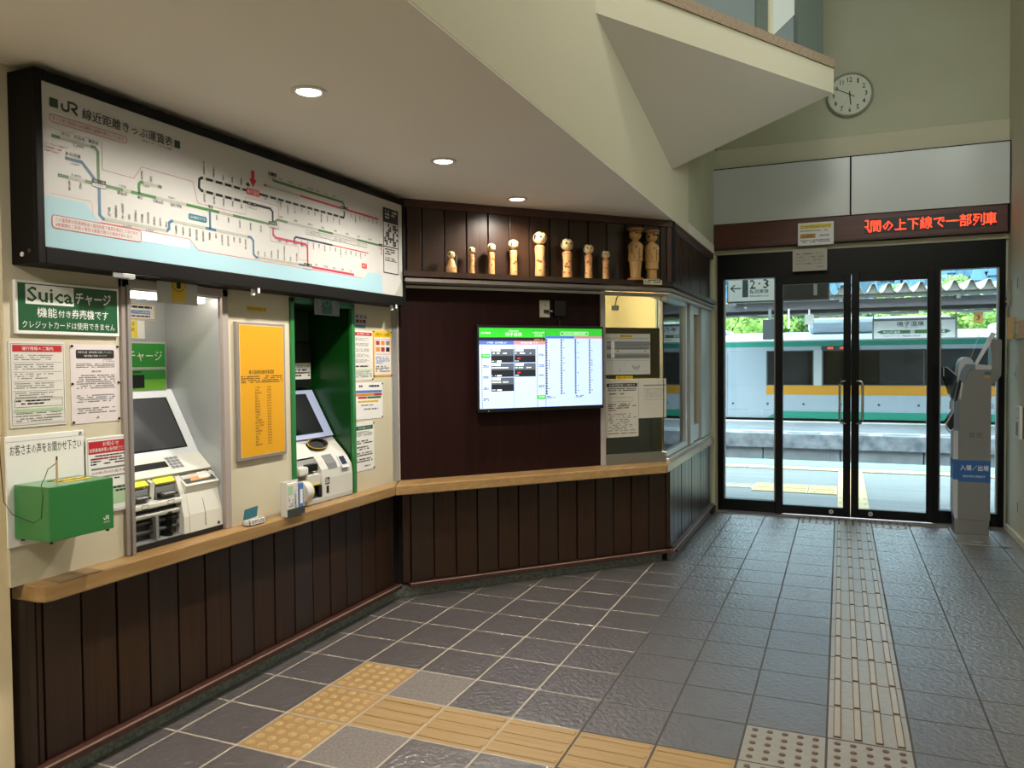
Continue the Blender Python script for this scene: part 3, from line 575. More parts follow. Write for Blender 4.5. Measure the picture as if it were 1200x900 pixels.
vlab(['西塩釜', '本塩釜', '東塩釜', '陸前浜田', '松島海岸', '高城町', '手樽', '陸前富山', '陸前大塚', '東名', '野蒜', '陸前小野'], 2.345, .0355, 2.016, False)
vlab(['鹿妻', '矢本', '東矢本', '陸前赤井', '石巻あゆみ野', '蛇田', '陸前山下'], 2.815, .045, 1.953, True)
vlab(['松島', '愛宕', '品井沼', '鹿島台', '松山町'], 2.565, .068, 2.094, False)
vlab(['鳴子御殿湯', '川渡温泉', '池月', '上野目', '有備館'], 2.498, .054, 2.246, True)
vlab(['西大崎', '東大崎', '西古川', '塚目', '北浦'], 2.498, .054, 2.168, False)
vlab(['堺田', '赤倉温泉', '立小路', '最上', '大堀', '鵜杉', '瀬見温泉', '東長沢', '長沢', '南新庄'], 2.975, .0515, 2.220, False)
vlab(['泉田', '羽前豊里', '真室川', '釜淵', '大滝', '及位', '院内'], 3.545, .042, 2.268, False)
vlab(['前谷地', '和渕', '佳景山', '鹿又', '曽波神', '女川', '柳津', '陸前横山', '志津川', '歌津', '本吉', '気仙沼', '盛'], 3.125, .046, 2.066, False)
def hlab(names, x0, dx, z, s=.012):
    for k, t in enumerate(names): f.text(t, x0+dx*k, x0+dx*k+s*len(t), z, z+.0105, 'ink', y)
hlab(['舟形', '南新庄', '升形', '羽前前波', '津谷', '古口', '高屋'], 2.965, .07, 2.322); hlab(['田尻', '瀬峰', '梅ケ沢', '新田', '石越', '油島', '花泉', '清水原'], 2.965, .106, 2.146)
hlab(['上涌谷', '涌谷', '前谷地', '佳景山'], 2.945, .058, 2.035, .010); hlab(['渡波', '万石浦', '沢田', '浦宿', '女川'], 3.225, .075, 1.953, .011); hlab(['鳴子', '中山平'], 2.86, .085, 2.212, .011)
for x in [2.50, 2.554, 2.608, 2.662, 2.715]: f.rect(x-.008, x+.008, 2.1715, 2.1835, 'map_grey', y); f.rect(x-.008, x+.008, 2.2245, 2.2365, 'map_grey', y)
for k in range(11): x = 2.895+k*.054; f.rect(x-.008, x+.008, 2.225, 2.237, 'map_grey', y)
fch(f, 'map_lettering')
f = FLAT(); y = -.1254
f.rrect(3.865, 4.026, 1.985, 2.355, .002, 'ink', .006, y); f.rect(3.865, 4.026, 2.275, 2.355, 'ink', y); f.rect(3.865, 4.026, 2.133, 2.139, 'ink', y); f.para(3.885, 4.01, 2.29, 2.345, 3, 'map_white', y-.0003, .6)
for i in range(8):
    for j in range(8):
        if random.random() < .45: f.rect(3.875+i*.0185, 3.892+i*.0185, 2.145+j*.0155, 2.159+j*.0155, 'ink', y-.0002)
f.para(3.88, 3.99, 2.085, 2.125, 3, 'ink', y); f.para(3.88, 4.01, 2.05, 2.075, 3, 'ink', y)
fch(f, 'fare_table_print')
b = MB(); 
for x in (2.805, 3.985): b.cyl((x, -.10, 1.775), .010, .035, 'white', 'z', 12); b.box(x-.002, x+.012, -.13, -.128, 1.785, 1.81, 'white')
fch(b, 'panel_clip')
b = MB(); b.bbox(2.09, 2.145, -.128, -.09, 1.785, 1.803, 'alu_light', .003).box(2.05, 2.09, -.126, -.12, 1.785, 1.803, 'mid_grey'); fch(b, 'latch')
b = MB(); b.cyl((1.762, -.055, 1.835), .008, -.003, 'paper_pink', 'x', 12).cyl((1.762, -.09, 1.845), .007, -.002, 'dark_grey', 'x', 12); fch(b, 'case_screw')
# ================================================================== POSTERS ON THE LEFT WALL
def pin_build(par, pts, m='black', y=-.003):
    for x, z in pts: MB().cyl((x, y, z), .0045, -.004, m, 'y', 8).build('pin', par)
def poster(name, label, cat, frame, u, z, wdt, hgt, col, draw=None, th=.002, off=0, pins=None, group=None, pinm='black', parent=None, tilt=0, zeroy=0):
    b = MB(); b.box(0, wdt, -th, 0, 0, hgt, col) if th < .004 else b.bbox(0, wdt, -th, 0, 0, hgt, col, .002)
    o = b.build(name); place(o, frame, u, z, off, tilt); tag(o, label, cat, group)
    if draw:
        f = FLAT(); draw(f, wdt, hgt, -th-.0005); f.build('print', o)
    if pins: pin_build(o, pins, pinm, -th)
    return o
def d(f, w, h, y):
    f.rect(.008, w-.008, .012, h-.008, 'sign_green', y+.0002); f.rect(.035, .215, h-.078, h-.012, 'white', y)
    f.text('Suica', .040, .211, h-.071, h-.018, 'sign_green', y-.0003, .016); f.text('チャージ', .222, w-.035, h-.070, h-.026, 'white', y-.0003, .02)
    f.text('機能', .075, .150, h-.122, h-.088, 'white', y, .006); f.text('付き', .154, .202, h-.119, h-.094, 'white', y, .006); f.text('券売機です', .206, w-.048, h-.122, h-.088, 'white', y, .006)
    f.text('クレジットカードは使用できません', .022, w-.02, h-.160, h-.134, 'white', y)
poster('green_sign', 'wide dark green acrylic sign with white Suica charge lettering', 'sign', 'left', 1.762, 1.575, .404, .180, 'white', d, .014)
def d(f, w, h, y):
    f.rrect(.006, w-.006, .008, h-.008, .001, 'grey_ink', .0015, y); f.rect(.012, w-.012, h-.035, h-.012, 'red', y); f.text('運行情報のご案内', .045, w-.045, h-.030, h-.017, 'white', y-.0003)
    for k in range(5):
        z = h-.045-k*.032; f.para(.018, w-.045, z-.022, z, 3, 'grey_ink', y, .4); f.rect(.012, w-.012, z-.027, z-.026, 'grey_ink', y)
    f.rrect(.016, w-.014, .068, .097, .001, 'ink', .001, y); f.para(.02, w-.06, .072, .092, 2, 'ink', y); f.rect(.012, w-.012, .050, .062, 'pale_green', y)
    for k in range(4): f.rect(.012, w-.012, .014+k*.012, .0147+k*.012, 'grey_ink', y)
    f.para(.02, w-.02, .014, .048, 4, 'grey_ink', y, .4)
poster('service_notice', 'white notice with a red heading bar, leftmost paper under the wide green sign', 'notice', 'left', 1.742, 1.260, .203, .290, 'paper', d, .003)
def d(f, w, h, y):
    f.rrect(.022, w-.022, h-.052, h-.020, .006, 'ink', None, y); f.text('取扱申込書・解約証等に記載していただく', .03, w-.03, h-.033, h-.025, 'paper', y-.0003); f.text('個人情報の取扱いについて', .055, w-.055, h-.046, h-.038, 'paper', y-.0003)
    f.para(.13, w-.02, h-.066, h-.056, 2, 'grey_ink', y, .4); f.para(.022, w-.02, h-.088, h-.070, 3, 'grey_ink', y, .5); f.para(.022, w-.02, h-.165, h-.112, 7, 'grey_ink', y, .5); f.para(.022, w-.02, h-.215, h-.185, 4, 'grey_ink', y, .5); f.para(.022, w-.02, h-.256, h-.232, 3, 'grey_ink', y, .5)
    f.text('受付票', .085, .125, h-.103, h-.096, 'ink', y); emblem(f, .10, .014, .008, 'ink', y)
poster('privacy_notice', 'pinkish white notice with a rounded black heading, pinned with six dark pins', 'notice', 'left', 1.967, 1.256, .204, .288, 'paper_pink', d, .002, pins=[(.006, .006), (.198, .008), (.005, .145), (.199, .145), (.006, .281), (.197, .281)])
def d(f, w, h, y):
    f.text('お客さまの声をお聞かせ下さい', .014, w-.012, h-.066, h-.030, 'ink', y); f.rect(0, w, h-.020, h-.018, 'light_grey', y)
wbd = poster('acrylic_board', 'white board with thin black vertical-stretched lettering behind the green box', 'board', 'left', 1.720, .862, .290, .372, 'white', d, .006)
pin_build(wbd, [(.275, .362)], 'mid_grey', -.006)
def d(f, w, h, y):
    f.rrect(.006, w-.006, .008, h-.008, .002, 'grey_ink', .0012, y); f.rect(.010, w-.010, h-.062, h-.016, 'red', y); f.text('お知らせ', .07, w-.07, h-.036, h-.020, 'white', y-.0003); f.text('出張乗車券等の発売終了について', .014, w-.014, h-.056, h-.041, 'white', y-.0003)
    f.para(.018, w-.014, h-.108, h-.068, 4, 'ink', y, .5); f.para(.018, w-.03, h-.088, h-.078, 1, 'red_text', y-.0002, .6); f.rect(.02, w-.02, h-.122, h-.115, 'mid_grey', y); f.text('2025年2月28日(金)午後6時', .02, w-.02, h-.140, h-.128, 'red_text', y); f.rect(.02, w-.02, h-.153, h-.147, 'mid_grey', y)
    f.para(.07, w-.07, h-.168, h-.158, 1, 'ink', y); f.rect(.086, .108, h-.188, h-.172, 'sign_green', y); f.rect(.075, w-.012, .030, .098, 'pale_green', y); f.para(.085, w-.02, .070, .095, 2, 'ink', y-.0003); emblem(f, w-.028, .012, .008, 'ink', y)
poster('red_notice', 'white notice with a large red heading leaning against the machine frame beside the green box', 'notice', 'left', 2.014, .914, .210, .288, 'white', d, .004, off=.006)
# suggestion box
sb = thing('suggestion_box', 'bright green metal suggestion box mounted on the wall at the near end of the counter', 'box', 'left', 1.742, .893, .0078)
MB().bbox(0, .243, -.170, 0, 0, .180, 'box_green', .003).build('body', sb)
MB().box(.10, .205, -.115, -.095, .1795, .182, 'yellow').box(.10, .205, -.075, -.055, .1795, .182, 'yellow').box(.105, .20, -.092, -.078, .180, .1815, 'black').box(.09, .19, -.05, -.04, .180, .1815, 'black').build('slot_plate', sb)
f = FLAT(); emblem(f, .202, .036, .014, 'white', -.1706); f.text('JR東日本', .200, .225, .024, .031, 'white', -.1706); f.build('logo_print', sb)
b = MB(); [b.cyl((x, yy, -.008), .006, .009, 'black', 'z', 10) for x in (.015, .228) for yy in (-.155, -.02)]; b.build('rubber_foot', sb)
pn = thing('pen', 'slim pen tied by a black cord, standing in the top of the green box', 'pen', 'left', 1.815, 1.075, .12)
MB().tube([(0, 0, 0), (.008, .01, .075)], .0035, 'holder_wood', 8).build('barrel', pn); MB().tube([(.008, .01, .075), (.010, .012, .087)], .0028, 'black', 8).build('tip', pn)
cp = [(.008, .01, .066), (-.01, .03, .045), (-.05, -.01, .025), (-.085, -.04, .008), (-.088, -.05, -.03), (-.092, -.045, -.10), (-.10, -.02, -.115), (-.115, .06, -.09), (-.118, .095, -.05), (-.115, .112, .10), (-.112, .118, .16), (-.104, .119, .165)]
MB().tube(cp, .0014, 'black', 6).build('cord', pn)
# numbered sheet, yellow strip, fare board, small prints
def d(f, w, h, y):
    f.rect(.075, .150, .008, h-.012, 'yellow', y); cx, cz, r = .112, .088, .036
    f.stroke([(cx+r*math.cos(a*math.pi/14), cz+r*math.sin(a*math.pi/14)) for a in range(28)], .0022, 'ink', y-.0003, True); f.text('1', cx-.011, cx+.011, cz-.024, cz+.024, 'ink', y-.0003); f.rect(.0, w, h-.05, h-.049, 'light_grey', y)
poster('number_sheet', 'translucent sheet with a circled number one on a yellow band, over the first ticket machine', 'sheet', 'left', 2.338, 1.716, .214, .150, 'light_grey', d, .0015, off=.022)
def d(f, w, h, y):
    f.rect(.065, .150, .008, h-.006, 'sign_green', y)
    for k in range(4):
        cx, cz, r = .108, .045+.022*k, .085
        f.stroke([(cx+r*math.cos(math.pi*(.15+.7*a/10)), cz-.05+r*math.sin(math.pi*(.15+.7*a/10))) for a in range(11)], .0015, 'white', y-.0003)
    f.stroke([(.108+.022*math.cos(a*math.pi/10), .072+.022*math.sin(a*math.pi/10)) for a in range(20)], .0015, 'white', y-.0003, True)
poster('number_sheet', 'crinkled clear sleeve with a dark green band, hanging over the second ticket machine', 'sheet', 'left', 3.352, 1.720, .220, .142, 'mid_grey', d, .0015, off=.022)
def d(f, w, h, y): f.text('現在お取り扱い中', .006, w-.006, .006, h-.006, 'ink', y)
poster('yellow_label', 'small yellow strip label above the yellow fare board', 'label', 'left', 2.876, 1.714, .134, .022, 'yellow', d, .001)
yb = thing('fare_list_board', 'tall bright yellow fare list in a grey metal frame between the two ticket machines', 'board', 'left', 2.786, 1.022)
b = MB(); b.bbox(0, .335, -.018, 0, 0, .638, 'alu', .002); b.build('frame', yb); MB().box(.014, .322, -.0195, -.0175, .013, .626, 'board_yellow').build('sheet', yb)
f = FLAT(); y = -.0200; f.rrect(.016, .320, .016, .623, .002, 'paper', .0015, y)
f.text('鳴子温泉駅自動旅客運賃', .075, .248, .396, .416, 'ink', y); f.para(.022, .312, .352, .388, 4, 'ink', y, .45)
nm = ['小牛田', '北浦', '陸前谷地', '古川', '塚目', '西古川', '東大崎', '西大崎', '岩出山', '有備館', '上野目', '池月', '川渡温泉', '鳴子御殿湯', '中山平温泉', '堺田', '赤倉温泉', '立小路', '最上', '大堀', '鵜杉', '瀬見温泉']
for k, t_ in enumerate(nm): z = .338-k*.0128; f.text(t_, .112, .112+.0115*len(t_), z-.008, z, 'ink', y); f.text(str(770-k*30 if k < 14 else 200+k*10), .196, .226, z-.008, z, 'ink', y)
f.build('print', yb)
# leaflet tray on the counter and leaflet dispenser
lt = thing('leaflet_tray', 'small open carton with a tilted green card lid on the wooden counter', 'box', 'left', 2.775, .7325, .055)
MB().box(0, .105, -.030, .012, 0, .003, 'paper').box(0, .105, -.030, -.027, 0, .026, 'paper').box(0, .105, .009, .012, 0, .026, 'paper').box(0, .003, -.030, .012, 0, .026, 'paper').box(.102, .105, -.030, .012, 0, .026, 'paper').build('tray', lt)
MB().box(.004, .101, -.026, .008, .004, .020, 'paper_dim').build('card_stack', lt)
MB().add([(.0, .008, .024), (.09, .008, .028), (.105, .014, .075), (.018, .014, .070), (.0, .010, .023), (.09, .010, .027), (.105, .016, .074), (.018, .016, .069)], [(0, 1, 2, 3), (7, 6, 5, 4), (0, 4, 5, 1), (1, 5, 6, 2), (2, 6, 7, 3), (3, 7, 4, 0)], 'teal').build('lid', lt)
f = FLAT(); f.para(.008, .095, .006, .022, 2, 'grey_ink', -.0305); f.build('print', lt)
dp = thing('leaflet_dispenser', 'upright clear plastic leaflet holder with white and blue leaflets on the counter', 'holder', 'left', 3.006, .7325, .068)
MB().bbox(0, .128, -.005, 0, 0, .165, 'dispenser_white', .002).box(0, .003, -.04, 0, 0, .165, 'dispenser_white').box(.125, .128, -.04, 0, 0, .150, 'dispenser_white').box(0, .128, -.043, -.04, 0, .035, 'dark_grey').build('holder', dp)
MB().bbox(.006, .088, -.036, -.008, .006, .158, 'paper', .002).build('leaflet_stack', dp); MB().bbox(.090, .122, -.040, -.010, .006, .148, 'blue_print', .002).build('leaflet_stack', dp)
f = FLAT(); f.text('ご\n利\n用\n案\n内', .058, .074, .03, .12, 'sign_green', -.0366); f.rect(.012, .05, .10, .145, 'pale_green', -.0364); f.para(.015, .052, .04, .09, 5, 'grey_ink', -.0364); f.rect(.096, .116, .05, .12, 'white', -.0404); f.build('print', dp)
# posters to the right of the second machine
def d(f, w, h, y):
    f.rect(.008, w-.008, h-.028, h-.008, 'red', y); f.text('運行情報のご案内', .03, w-.03, h-.023, h-.012, 'white', y-.0003)
    for k in range(5): z = h-.04-k*.031; f.para(.014, w-.04, z-.020, z, 3, 'grey_ink', y, .45)
    f.rect(.008, w-.008, .054, .062, 'pale_green', y); f.para(.014, w-.014, .012, .05, 4, 'sign_green', y, .4); f.para(.014, w-.05, .07, .085, 1, 'ink', y)
poster('service_notice', 'white notice with a red heading bar, to the right of the green machine recess', 'notice', 'left', 3.737, 1.366, .190, .284, 'paper', d, .002, pins=[(.185, .004)])
def d(f, w, h, y):
    f.rect(.012, w-.012, .012, h-.012, 'paper', y); f.rect(0, w, h-.04, h, 'yellow', y-.0002); f.text('お客さまへのお願い', .02, w-.02, h-.032, h-.012, 'ink', y-.0004)
    f.rrect(.02, w-.02, .135, h-.05, .005, 'red', .002, y-.0003)
    for k in range(3): f.rect(.03+k*.055, .07+k*.055, h-.085, h-.06, ('map_red', 'orange', 'mid_grey')[k], y-.0003); f.rect(.03+k*.055, .07+k*.055, h-.125, h-.098, ('orange', 'map_red', 'ink')[k], y-.0003)
    f.para(.025, w-.025, .075, .12, 4, 'blue_print', y-.0003); f.para(.025, w-.025, .025, .065, 4, 'ink', y-.0003)
poster('caution_poster', 'yellow bordered poster, upper right one beside the corner post', 'poster', 'left', 3.933, 1.382, .206, .275, 'board_yellow', d, .002, pins=[(.005, .268), (.200, .268), (.005, .006), (.2, .006)])
def d(f, w, h, y):
    f.para(.04, w-.04, h-.035, h-.015, 1, 'ink', y); f.rect(.01, w-.01, h-.060, h-.045, 'blue_print', y); f.rect(.01, w-.10, h-.078, h-.063, 'orange', y); f.rect(w-.098, w-.01, h-.078, h-.063, 'map_red', y); f.rect(.03, .12, h-.093, h-.081, 'map_red', y); f.rect(.125, w-.02, h-.093, h-.081, 'map_green', y); f.rect(.03, w-.05, h-.115, h-.104, 'yellow', y); f.para(.06, w-.09, h-.14, h-.128, 1, 'grey_ink', y); f.para(.09, w-.05, h-.165, h-.15, 1, 'grey_ink', y)
poster('timetable_sheet', 'wide white sheet with blue, orange and green colour bars below the yellow bordered poster', 'notice', 'left', 3.736, 1.142, .292, .212, 'white', d, .002, pins=[(.285, .006), (.286, .205)], tilt=.02)
def d(f, w, h, y):
    f.rect(.012, w-.014, h-.045, h-.022, 'sign_green', y); f.text('お忘れ物について', .03, w-.03, h-.040, h-.028, 'white', y-.0003); f.para(.015, w-.02, h-.085, h-.055, 3, 'ink', y, .4)
    for k in range(4): f.para(.015, w-.02, h-.13-k*.035, h-.105-k*.035, 2, 'ink', y, .55)
    f.para(.09, w-.02, .015, .028, 1, 'ink', y)
poster('long_notice', 'white notice with a green heading bar, lowest paper right of the green recess', 'notice', 'left', 3.735, .845, .195, .280, 'white', d, .002, pins=[(.19, .27), (.19, .006)])
def d(f, w, h, y):
    for k, (x, z, m) in enumerate(((.008, .062, 'blue_print'), (.05, .062, 'mid_grey'), (.09, .062, 'mid_grey'), (.01, .036, 'navy'), (.045, .036, 'map_red'), (.08, .036, 'ink'))): f.rect(x, x+.028, z, z+.018, m, y)
    f.rect(.0, .105, .006, .022, 'teal', y)
poster('card_stickers', 'small card-brand style stickers in a block above the right-hand notices', 'sticker', 'left', 3.750, 1.660, .122, .090, 'paper_dim', d, .001)
# ================================================================== TICKET MACHINE 1
tm = thing('ticket_machine', 'white ticket machine with a large tilted dark screen and coin tray, in the grey recess', 'ticket machine', 'left', 2.22, .733)
def T(b, name, par=None, smooth=None): return b.build(name, par or tm, smooth)
b = MB(); prof = [(.31, 0), (.31, .616), (.30, .616), (.142, .334), (.085, .285), (.075, .27), (.075, 0)]
T(MB().prism(prof, 'x', .004, .478, 'machine_white'), 'cabinet')
# slanted bezel with screen; local slope frame
sl = Vector((0, -.158, -.282)).normalized(); nr = Vector((0, -sl.z, sl.y)); nr = Vector((0, -.282, .158)).normalized()
def slab(x0, x1, s0, s1, h0, h1, m, org=(.30, .616), S_=sl, N_=nr):
    o = Vector((0, org[0], org[1])); vs = []
    for hh in (h0, h1):
        for s_ in (s0, s1):
            for x in (x0, x1): vs.append(o+S_*s_+N_*hh+Vector((x, 0, 0)))
    t = MB(); t.add(vs, [(0, 2, 3, 1), (4, 5, 7, 6), (0, 1, 5, 4), (2, 6, 7, 3), (0, 4, 6, 2), (1, 3, 7, 5)], m); return t
T(slab(.004, .478, 0, .325, -.004, .012, 'machine_bezel'), 'bezel'); T(slab(.03, .428, .040, .292, .0118, .0135, 'black_gloss'), 'screen_surround'); T(slab(.038, .418, .046, .286, .0130, .0150, 'screen_dark'), 'touch_screen')
S2 = Vector((0, -.068, -.064)).normalized(); N2 = Vector((0, -.064, .068)).normalized(); o2 = (.142, .334)
T(slab(.004, .478, 0, .10, -.01, .012, 'machine_white', o2, S2, N2), 'control_ledge')
T(slab(.08, .265, .030, .062, .012, .014, 'black_gloss', o2, S2, N2), 'display_strip'); T(slab(.035, .055, .050, .070, .012, .016, 'red', o2, S2, N2), 'call_button')
kp = T(slab(.272, .345, .008, .078, .0115, .0125, 'light_grey', o2, S2, N2), 'keypad')
for i in range(3):
    for j in range(4): slab(.279+i*.022, .294+i*.022, .013+j*.0165, .024+j*.0165, .0125, .0155, 'mid_grey', o2, S2, N2).build('key', kp)
# lower front: cavity at the left, doors at the right
T(MB().prism([(.080, 0), (.080, .262), (.052, .258), (.030, .20), (.006, .09), (.004, 0)], 'x', .262, .292, 'machine_white'), 'cavity_cheek', None)
T(MB().prism([(.080, .0), (.080, .262), (.060, .258), (.034, .205), (.012, .11), (.010, .0)], 'x', .004, .018, 'machine_white'), 'cavity_cheek')
T(MB().bbox(.018, .262, .012, .085, .155, .178, 'machine_white', .006), 'slot_bridge')
T(MB().prism([(.080, .265), (.045, .255), (.052, .178), (.080, .178)], 'x', .128, .150, 'machine_white'), 'slot_divider')
for x0, x1 in ((.024, .118), (.158, .256)): T(MB().bbox(x0, x1, .050, .085, .170, .230, 'mid_grey', .003), 'slot_back'); T(MB().prism([(.078, .215), (.025, .200), (.022, .193), (.078, .185)], 'x', x0+.006, x1-.006, 'black'), 'note_slot'); T(MB().bbox(x0+.02, x1-.02, .022, .05, .199, .205, 'alu_light', .002), 'slot_lip'); T(MB().prism([(.075, .270), (.046, .246), (.052, .240), (.080, .262)], 'x', x0-.003, x1+.003, 'yellow_bright'), 'yellow_guide')
T(MB().box(.018, .262, .05, .08, .0, .155, 'dark_grey'), 'cavity_back')
T(MB().tube([(.02, .035, .125), (.26, .035, .125)], .012, 'alu_light', 12), 'roller_cover', None, 60); T(MB().tube([(.03, .04, .095), (.255, .04, .095)], .010, 'black', 10), 'roller'); T(MB().tube([(.03, .035, .06), (.255, .035, .06)], .008, 'dark_grey', 10), 'roller')
T(MB().prism([(.075, .0), (.075, .035), (.012, .020), (.010, .0)], 'x', .018, .262, 'mid_grey'), 'ticket_tray'); T(MB().bbox(.120, .135, .010, .05, .03, .12, 'mid_grey', .002), 'tray_prop')
T(MB().cyl((.205, .045, .02), .024, .105, 'smoke_plastic', 'z', 18), 'change_cup', None, 60)
f = FLAT(); 
for x in (.07, .20): f.rrect(x-.016, x+.016, .158, .175, .003, 'ink', .002, .0115)
f.build('symbol_print', tm)
T(MB().prism([(.08, .0), (.08, .262), (.045, .255), (.02, .16), (.004, .095), (.001, .0)], 'x', .292, .478, 'machine_white'), 'lower_door')
T(MB().prism([(.03, .155), (.0185, .155), (.0030, .095), (-.0002, .035), (.02, .035)], 'x', .378, .3805, 'grey_ink'), 'door_seam')
pk = T(MB().prism([(.070, .262), (.012, .218), (.018, .205), (.035, .160), (.075, .160)], 'x', .285, .474, 'machine_white'), 'coin_tray')
MB().add([(.295, .066, .263), (.464, .066, .263), (.464, .020, .2275), (.295, .020, .2275)], [(0, 1, 2, 3)], 'dark_grey').add([(.340, .060, .2605), (.440, .060, .2605), (.430, .026, .2345), (.325, .026, .2345)], [(0, 1, 2, 3)], 'notice_orange').add([(.385, .058, .2625), (.445, .058, .2625), (.440, .028, .2390), (.375, .028, .2390)], [(0, 1, 2, 3)], 'paper').build('tray_label', pk)
T(MB().cyl((.455, .0025, .033), .007, -.003, 'dark_grey', 'y', 14), 'lock')
T(MB().box(.004, .478, -.002, .02, -.0005, .020, 'black'), 'base_gap')
# green header panel and papers at the back of the recess
T(MB().bbox(.02, .450, .285, .31, .616, .835, 'alu_light', .003), 'header_frame')
f = FLAT(); f.rect(.02, .443, .724, .828, 'panel_green', .2840); f.rect(.02, .443, .622, .712, 'lime', .2840); f.rect(.02, .443, .670, .712, 'panel_green', .2838); f.text('きっぷ・チャージ', .05, .425, .750, .795, 'white', .2835); f.rect(.262, .325, .632, .690, 'black', .2835); f.para(.265, .322, .695, .705, 1, 'ink', .2834); f.text('Tickets', .05, .245, .672, .700, 'white', .2834); f.text('Charge', .05, .245, .632, .662, 'white', .2834); f.build('header_print', tm)
def d(f, w, h, y): f.rrect(.004, w-.004, .004, h-.004, .002, 'holder_wood', .004, y); f.para(.015, w-.015, h-.03, h-.012, 1, 'ink', y); f.rect(.03, w-.03, .026, .042, 'blue_print', y); f.text('タッチでGo!新幹線', .034, w-.034, .029, .039, 'white', y-.0003); f.para(.015, w-.03, .008, .02, 1, 'ink', y)
poster('recess_notice', 'cream label with a blue centre line, upper paper inside the grey recess', 'label', 'left', 2.462, 1.665, .177, .074, 'paper', d, .003, off=-.315)
def d(f, w, h, y): f.text('できる駅は', .01, w-.055, h-.026, h-.008, 'ink', y-.0003); f.text('前谷地駅', .02, w-.055, h-.050, h-.032, 'ink', y-.0003); f.text('ります。', .02, w-.07, h-.073, h-.056, 'ink', y-.0003); f.rect(0, w-.04, .004, h-.002, 'yellow_line', y)
poster('yellow_notice', 'yellow label with black lettering, lower paper inside the grey recess', 'label', 'left', 2.40, 1.583, .180, .080, 'white', d, .002, off=-.316)
# ================================================================== TICKET MACHINE 2
t2 = thing('ticket_machine', 'grey and lilac-blue card charging machine with a black tray, in the green recess', 'ticket machine', 'left', 3.205, .733)
def T2(b, name, par=None, smooth=None): return b.build(name, par or t2, smooth)
prof = [(.27, 0), (.27, .575), (.265, .577), (.12, .32), (.10, .30), (.10, 0)]
T2(MB().prism(prof, 'x', .003, .480, 'light_grey'), 'cabinet')
s1 = Vector((0, -.145, -.257)).normalized(); n1 = Vector((0, -.257, .145)).normalized(); o1 = (.265, .577)
T2(slab(.003, .480, 0, .295, -.004, .012, 'machine_blue', o1, s1, n1), 'bezel'); T2(slab(.03, .405, .025, .268, .0118, .0140, 'screen_black', o1, s1, n1), 'touch_screen')
# reader body on the right, curving over
pr = [(.12, .32), (.055, .255), (.018, .215), (-.010, .170), (-.016, .12), (-.016, 0), (.10, 0), (.10, .30)]
T2(MB().prism(pr, 'x', .20, .478, 'dispenser_white'), 'reader_body')
T2(MB().prism([(.125, .315), (.09, .300), (.03, .240), (.10, .225)], 'x', .003, .20, 'machine_white'), 'left_ledge')
T2(MB().box(.003, .20, .035, .12, 0, .23, 'light_grey'), 'cavity_back'); T2(MB().bbox(.003, .478, -.018, .05, 0, .028, 'light_grey', .004), 'base_lip')
T2(MB().prism([(.05, .03), (-.012, .022), (-.012, .03), (.05, .055)], 'x', .02, .20, 'dark_grey'), 'ticket_tray'); T2(MB().prism([(.03, .05), (-.004, .033), (-.004, .036), (.03, .053)], 'x', .05, .13, 'yellow'), 'tray_mark')
T2(MB().cyl((.03, .0, .075), .055, .05, 'dispenser_white', 'x', 22), 'return_drum', None, 50); T2(MB().tube([(.082, 0, .075+.054*math.cos(a)) if 0 else (.081, .054*math.sin(a*math.pi/12), .075+.054*math.cos(a*math.pi/12)) for a in range(25)], .0025, 'yellow', 6), 'drum_ring')
T2(MB().bbox(.03, .105, -.005, .06, .155, .20, 'machine_white', .01), 'coin_chute'); T2(MB().box(.11, .185, .0, .05, .17, .205, 'black'), 'coin_slot'); T2(MB().prism([(.05, .165), (-.006, .150), (-.002, .098), (.05, .10)], 'x', .095, .20, 'machine_white'), 'slot_hood'); T2(MB().box(.10, .195, -.0065, .0, .094, .100, 'yellow'), 'hood_edge'); T2(MB().box(.105, .18, .005, .04, .06, .09, 'black'), 'bill_slot')
T2(MB().cyl((.185, -.002, .032), .018, .06, 'smoke_plastic', 'z', 14), 'change_cup', None, 60)
# black oval card tray with yellow rim on the sloping top
S3 = Vector((0, -.065, -.065)).normalized(); N3 = Vector((0, -.065, .065)).normalized(); oc = Vector((.285, .085, .286))
ring = []; top = []; 
for k in range(28):
    a = 2*math.pi*k/28; ring.append(oc+Vector((.082*math.cos(a), 0, 0))+S3*(.036*math.sin(a)))
b = MB(); n_ = len(ring); vs = [p+N3*h for h in (-.002, .022) for p in ring]+[oc+(p-oc)*.82+N3*.022 for p in ring]+[oc+(p-oc)*.72+N3*.006 for p in ring]
b.add(vs, [tuple(range(n_-1, -1, -1))]+[(r*n_+i, r*n_+(i+1) % n_, (r+1)*n_+(i+1) % n_, (r+1)*n_+i) for r in range(3) for i in range(n_)]+[tuple(range(3*n_, 4*n_))], 'black'); ctray = T2(b, 'card_tray', None, 40)
MB().tube([oc+(p-oc)*1.0+N3*.018 for p in ring+[ring[0]]], .0028, 'yellow', 6).build('yellow_rim', ctray)
T2(MB().prism([(.035, .238), (-.001, .195), (-.012, .165), (.03, .15)], 'x', .262, .345, 'mid_grey'), 'receipt_well')
T2(slab(.375, .440, .0, .075, .002, .010, 'machine_bezel', (.022, .218), Vector((0, -.028, -.045)).normalized(), Vector((0, -.045, .028)).normalized()), 'keypad_frame')
T2(slab(.383, .428, .006, .055, .010, .012, 'navy', (.022, .218), Vector((0, -.028, -.045)).normalized(), Vector((0, -.045, .028)).normalized()), 'small_display')
f = FLAT(); f.rect(.225, .265, .088, .125, 'dark_grey', -.0166); f.rect(.235, .258, .040, .080, 'black', -.0166); f.para(.228, .262, .092, .120, 3, 'paper', -.0169); f.build('symbol_print', t2)
T2(MB().bbox(.003, .455, .235, .27, .60, .845, 'black', .003), 'header_box')
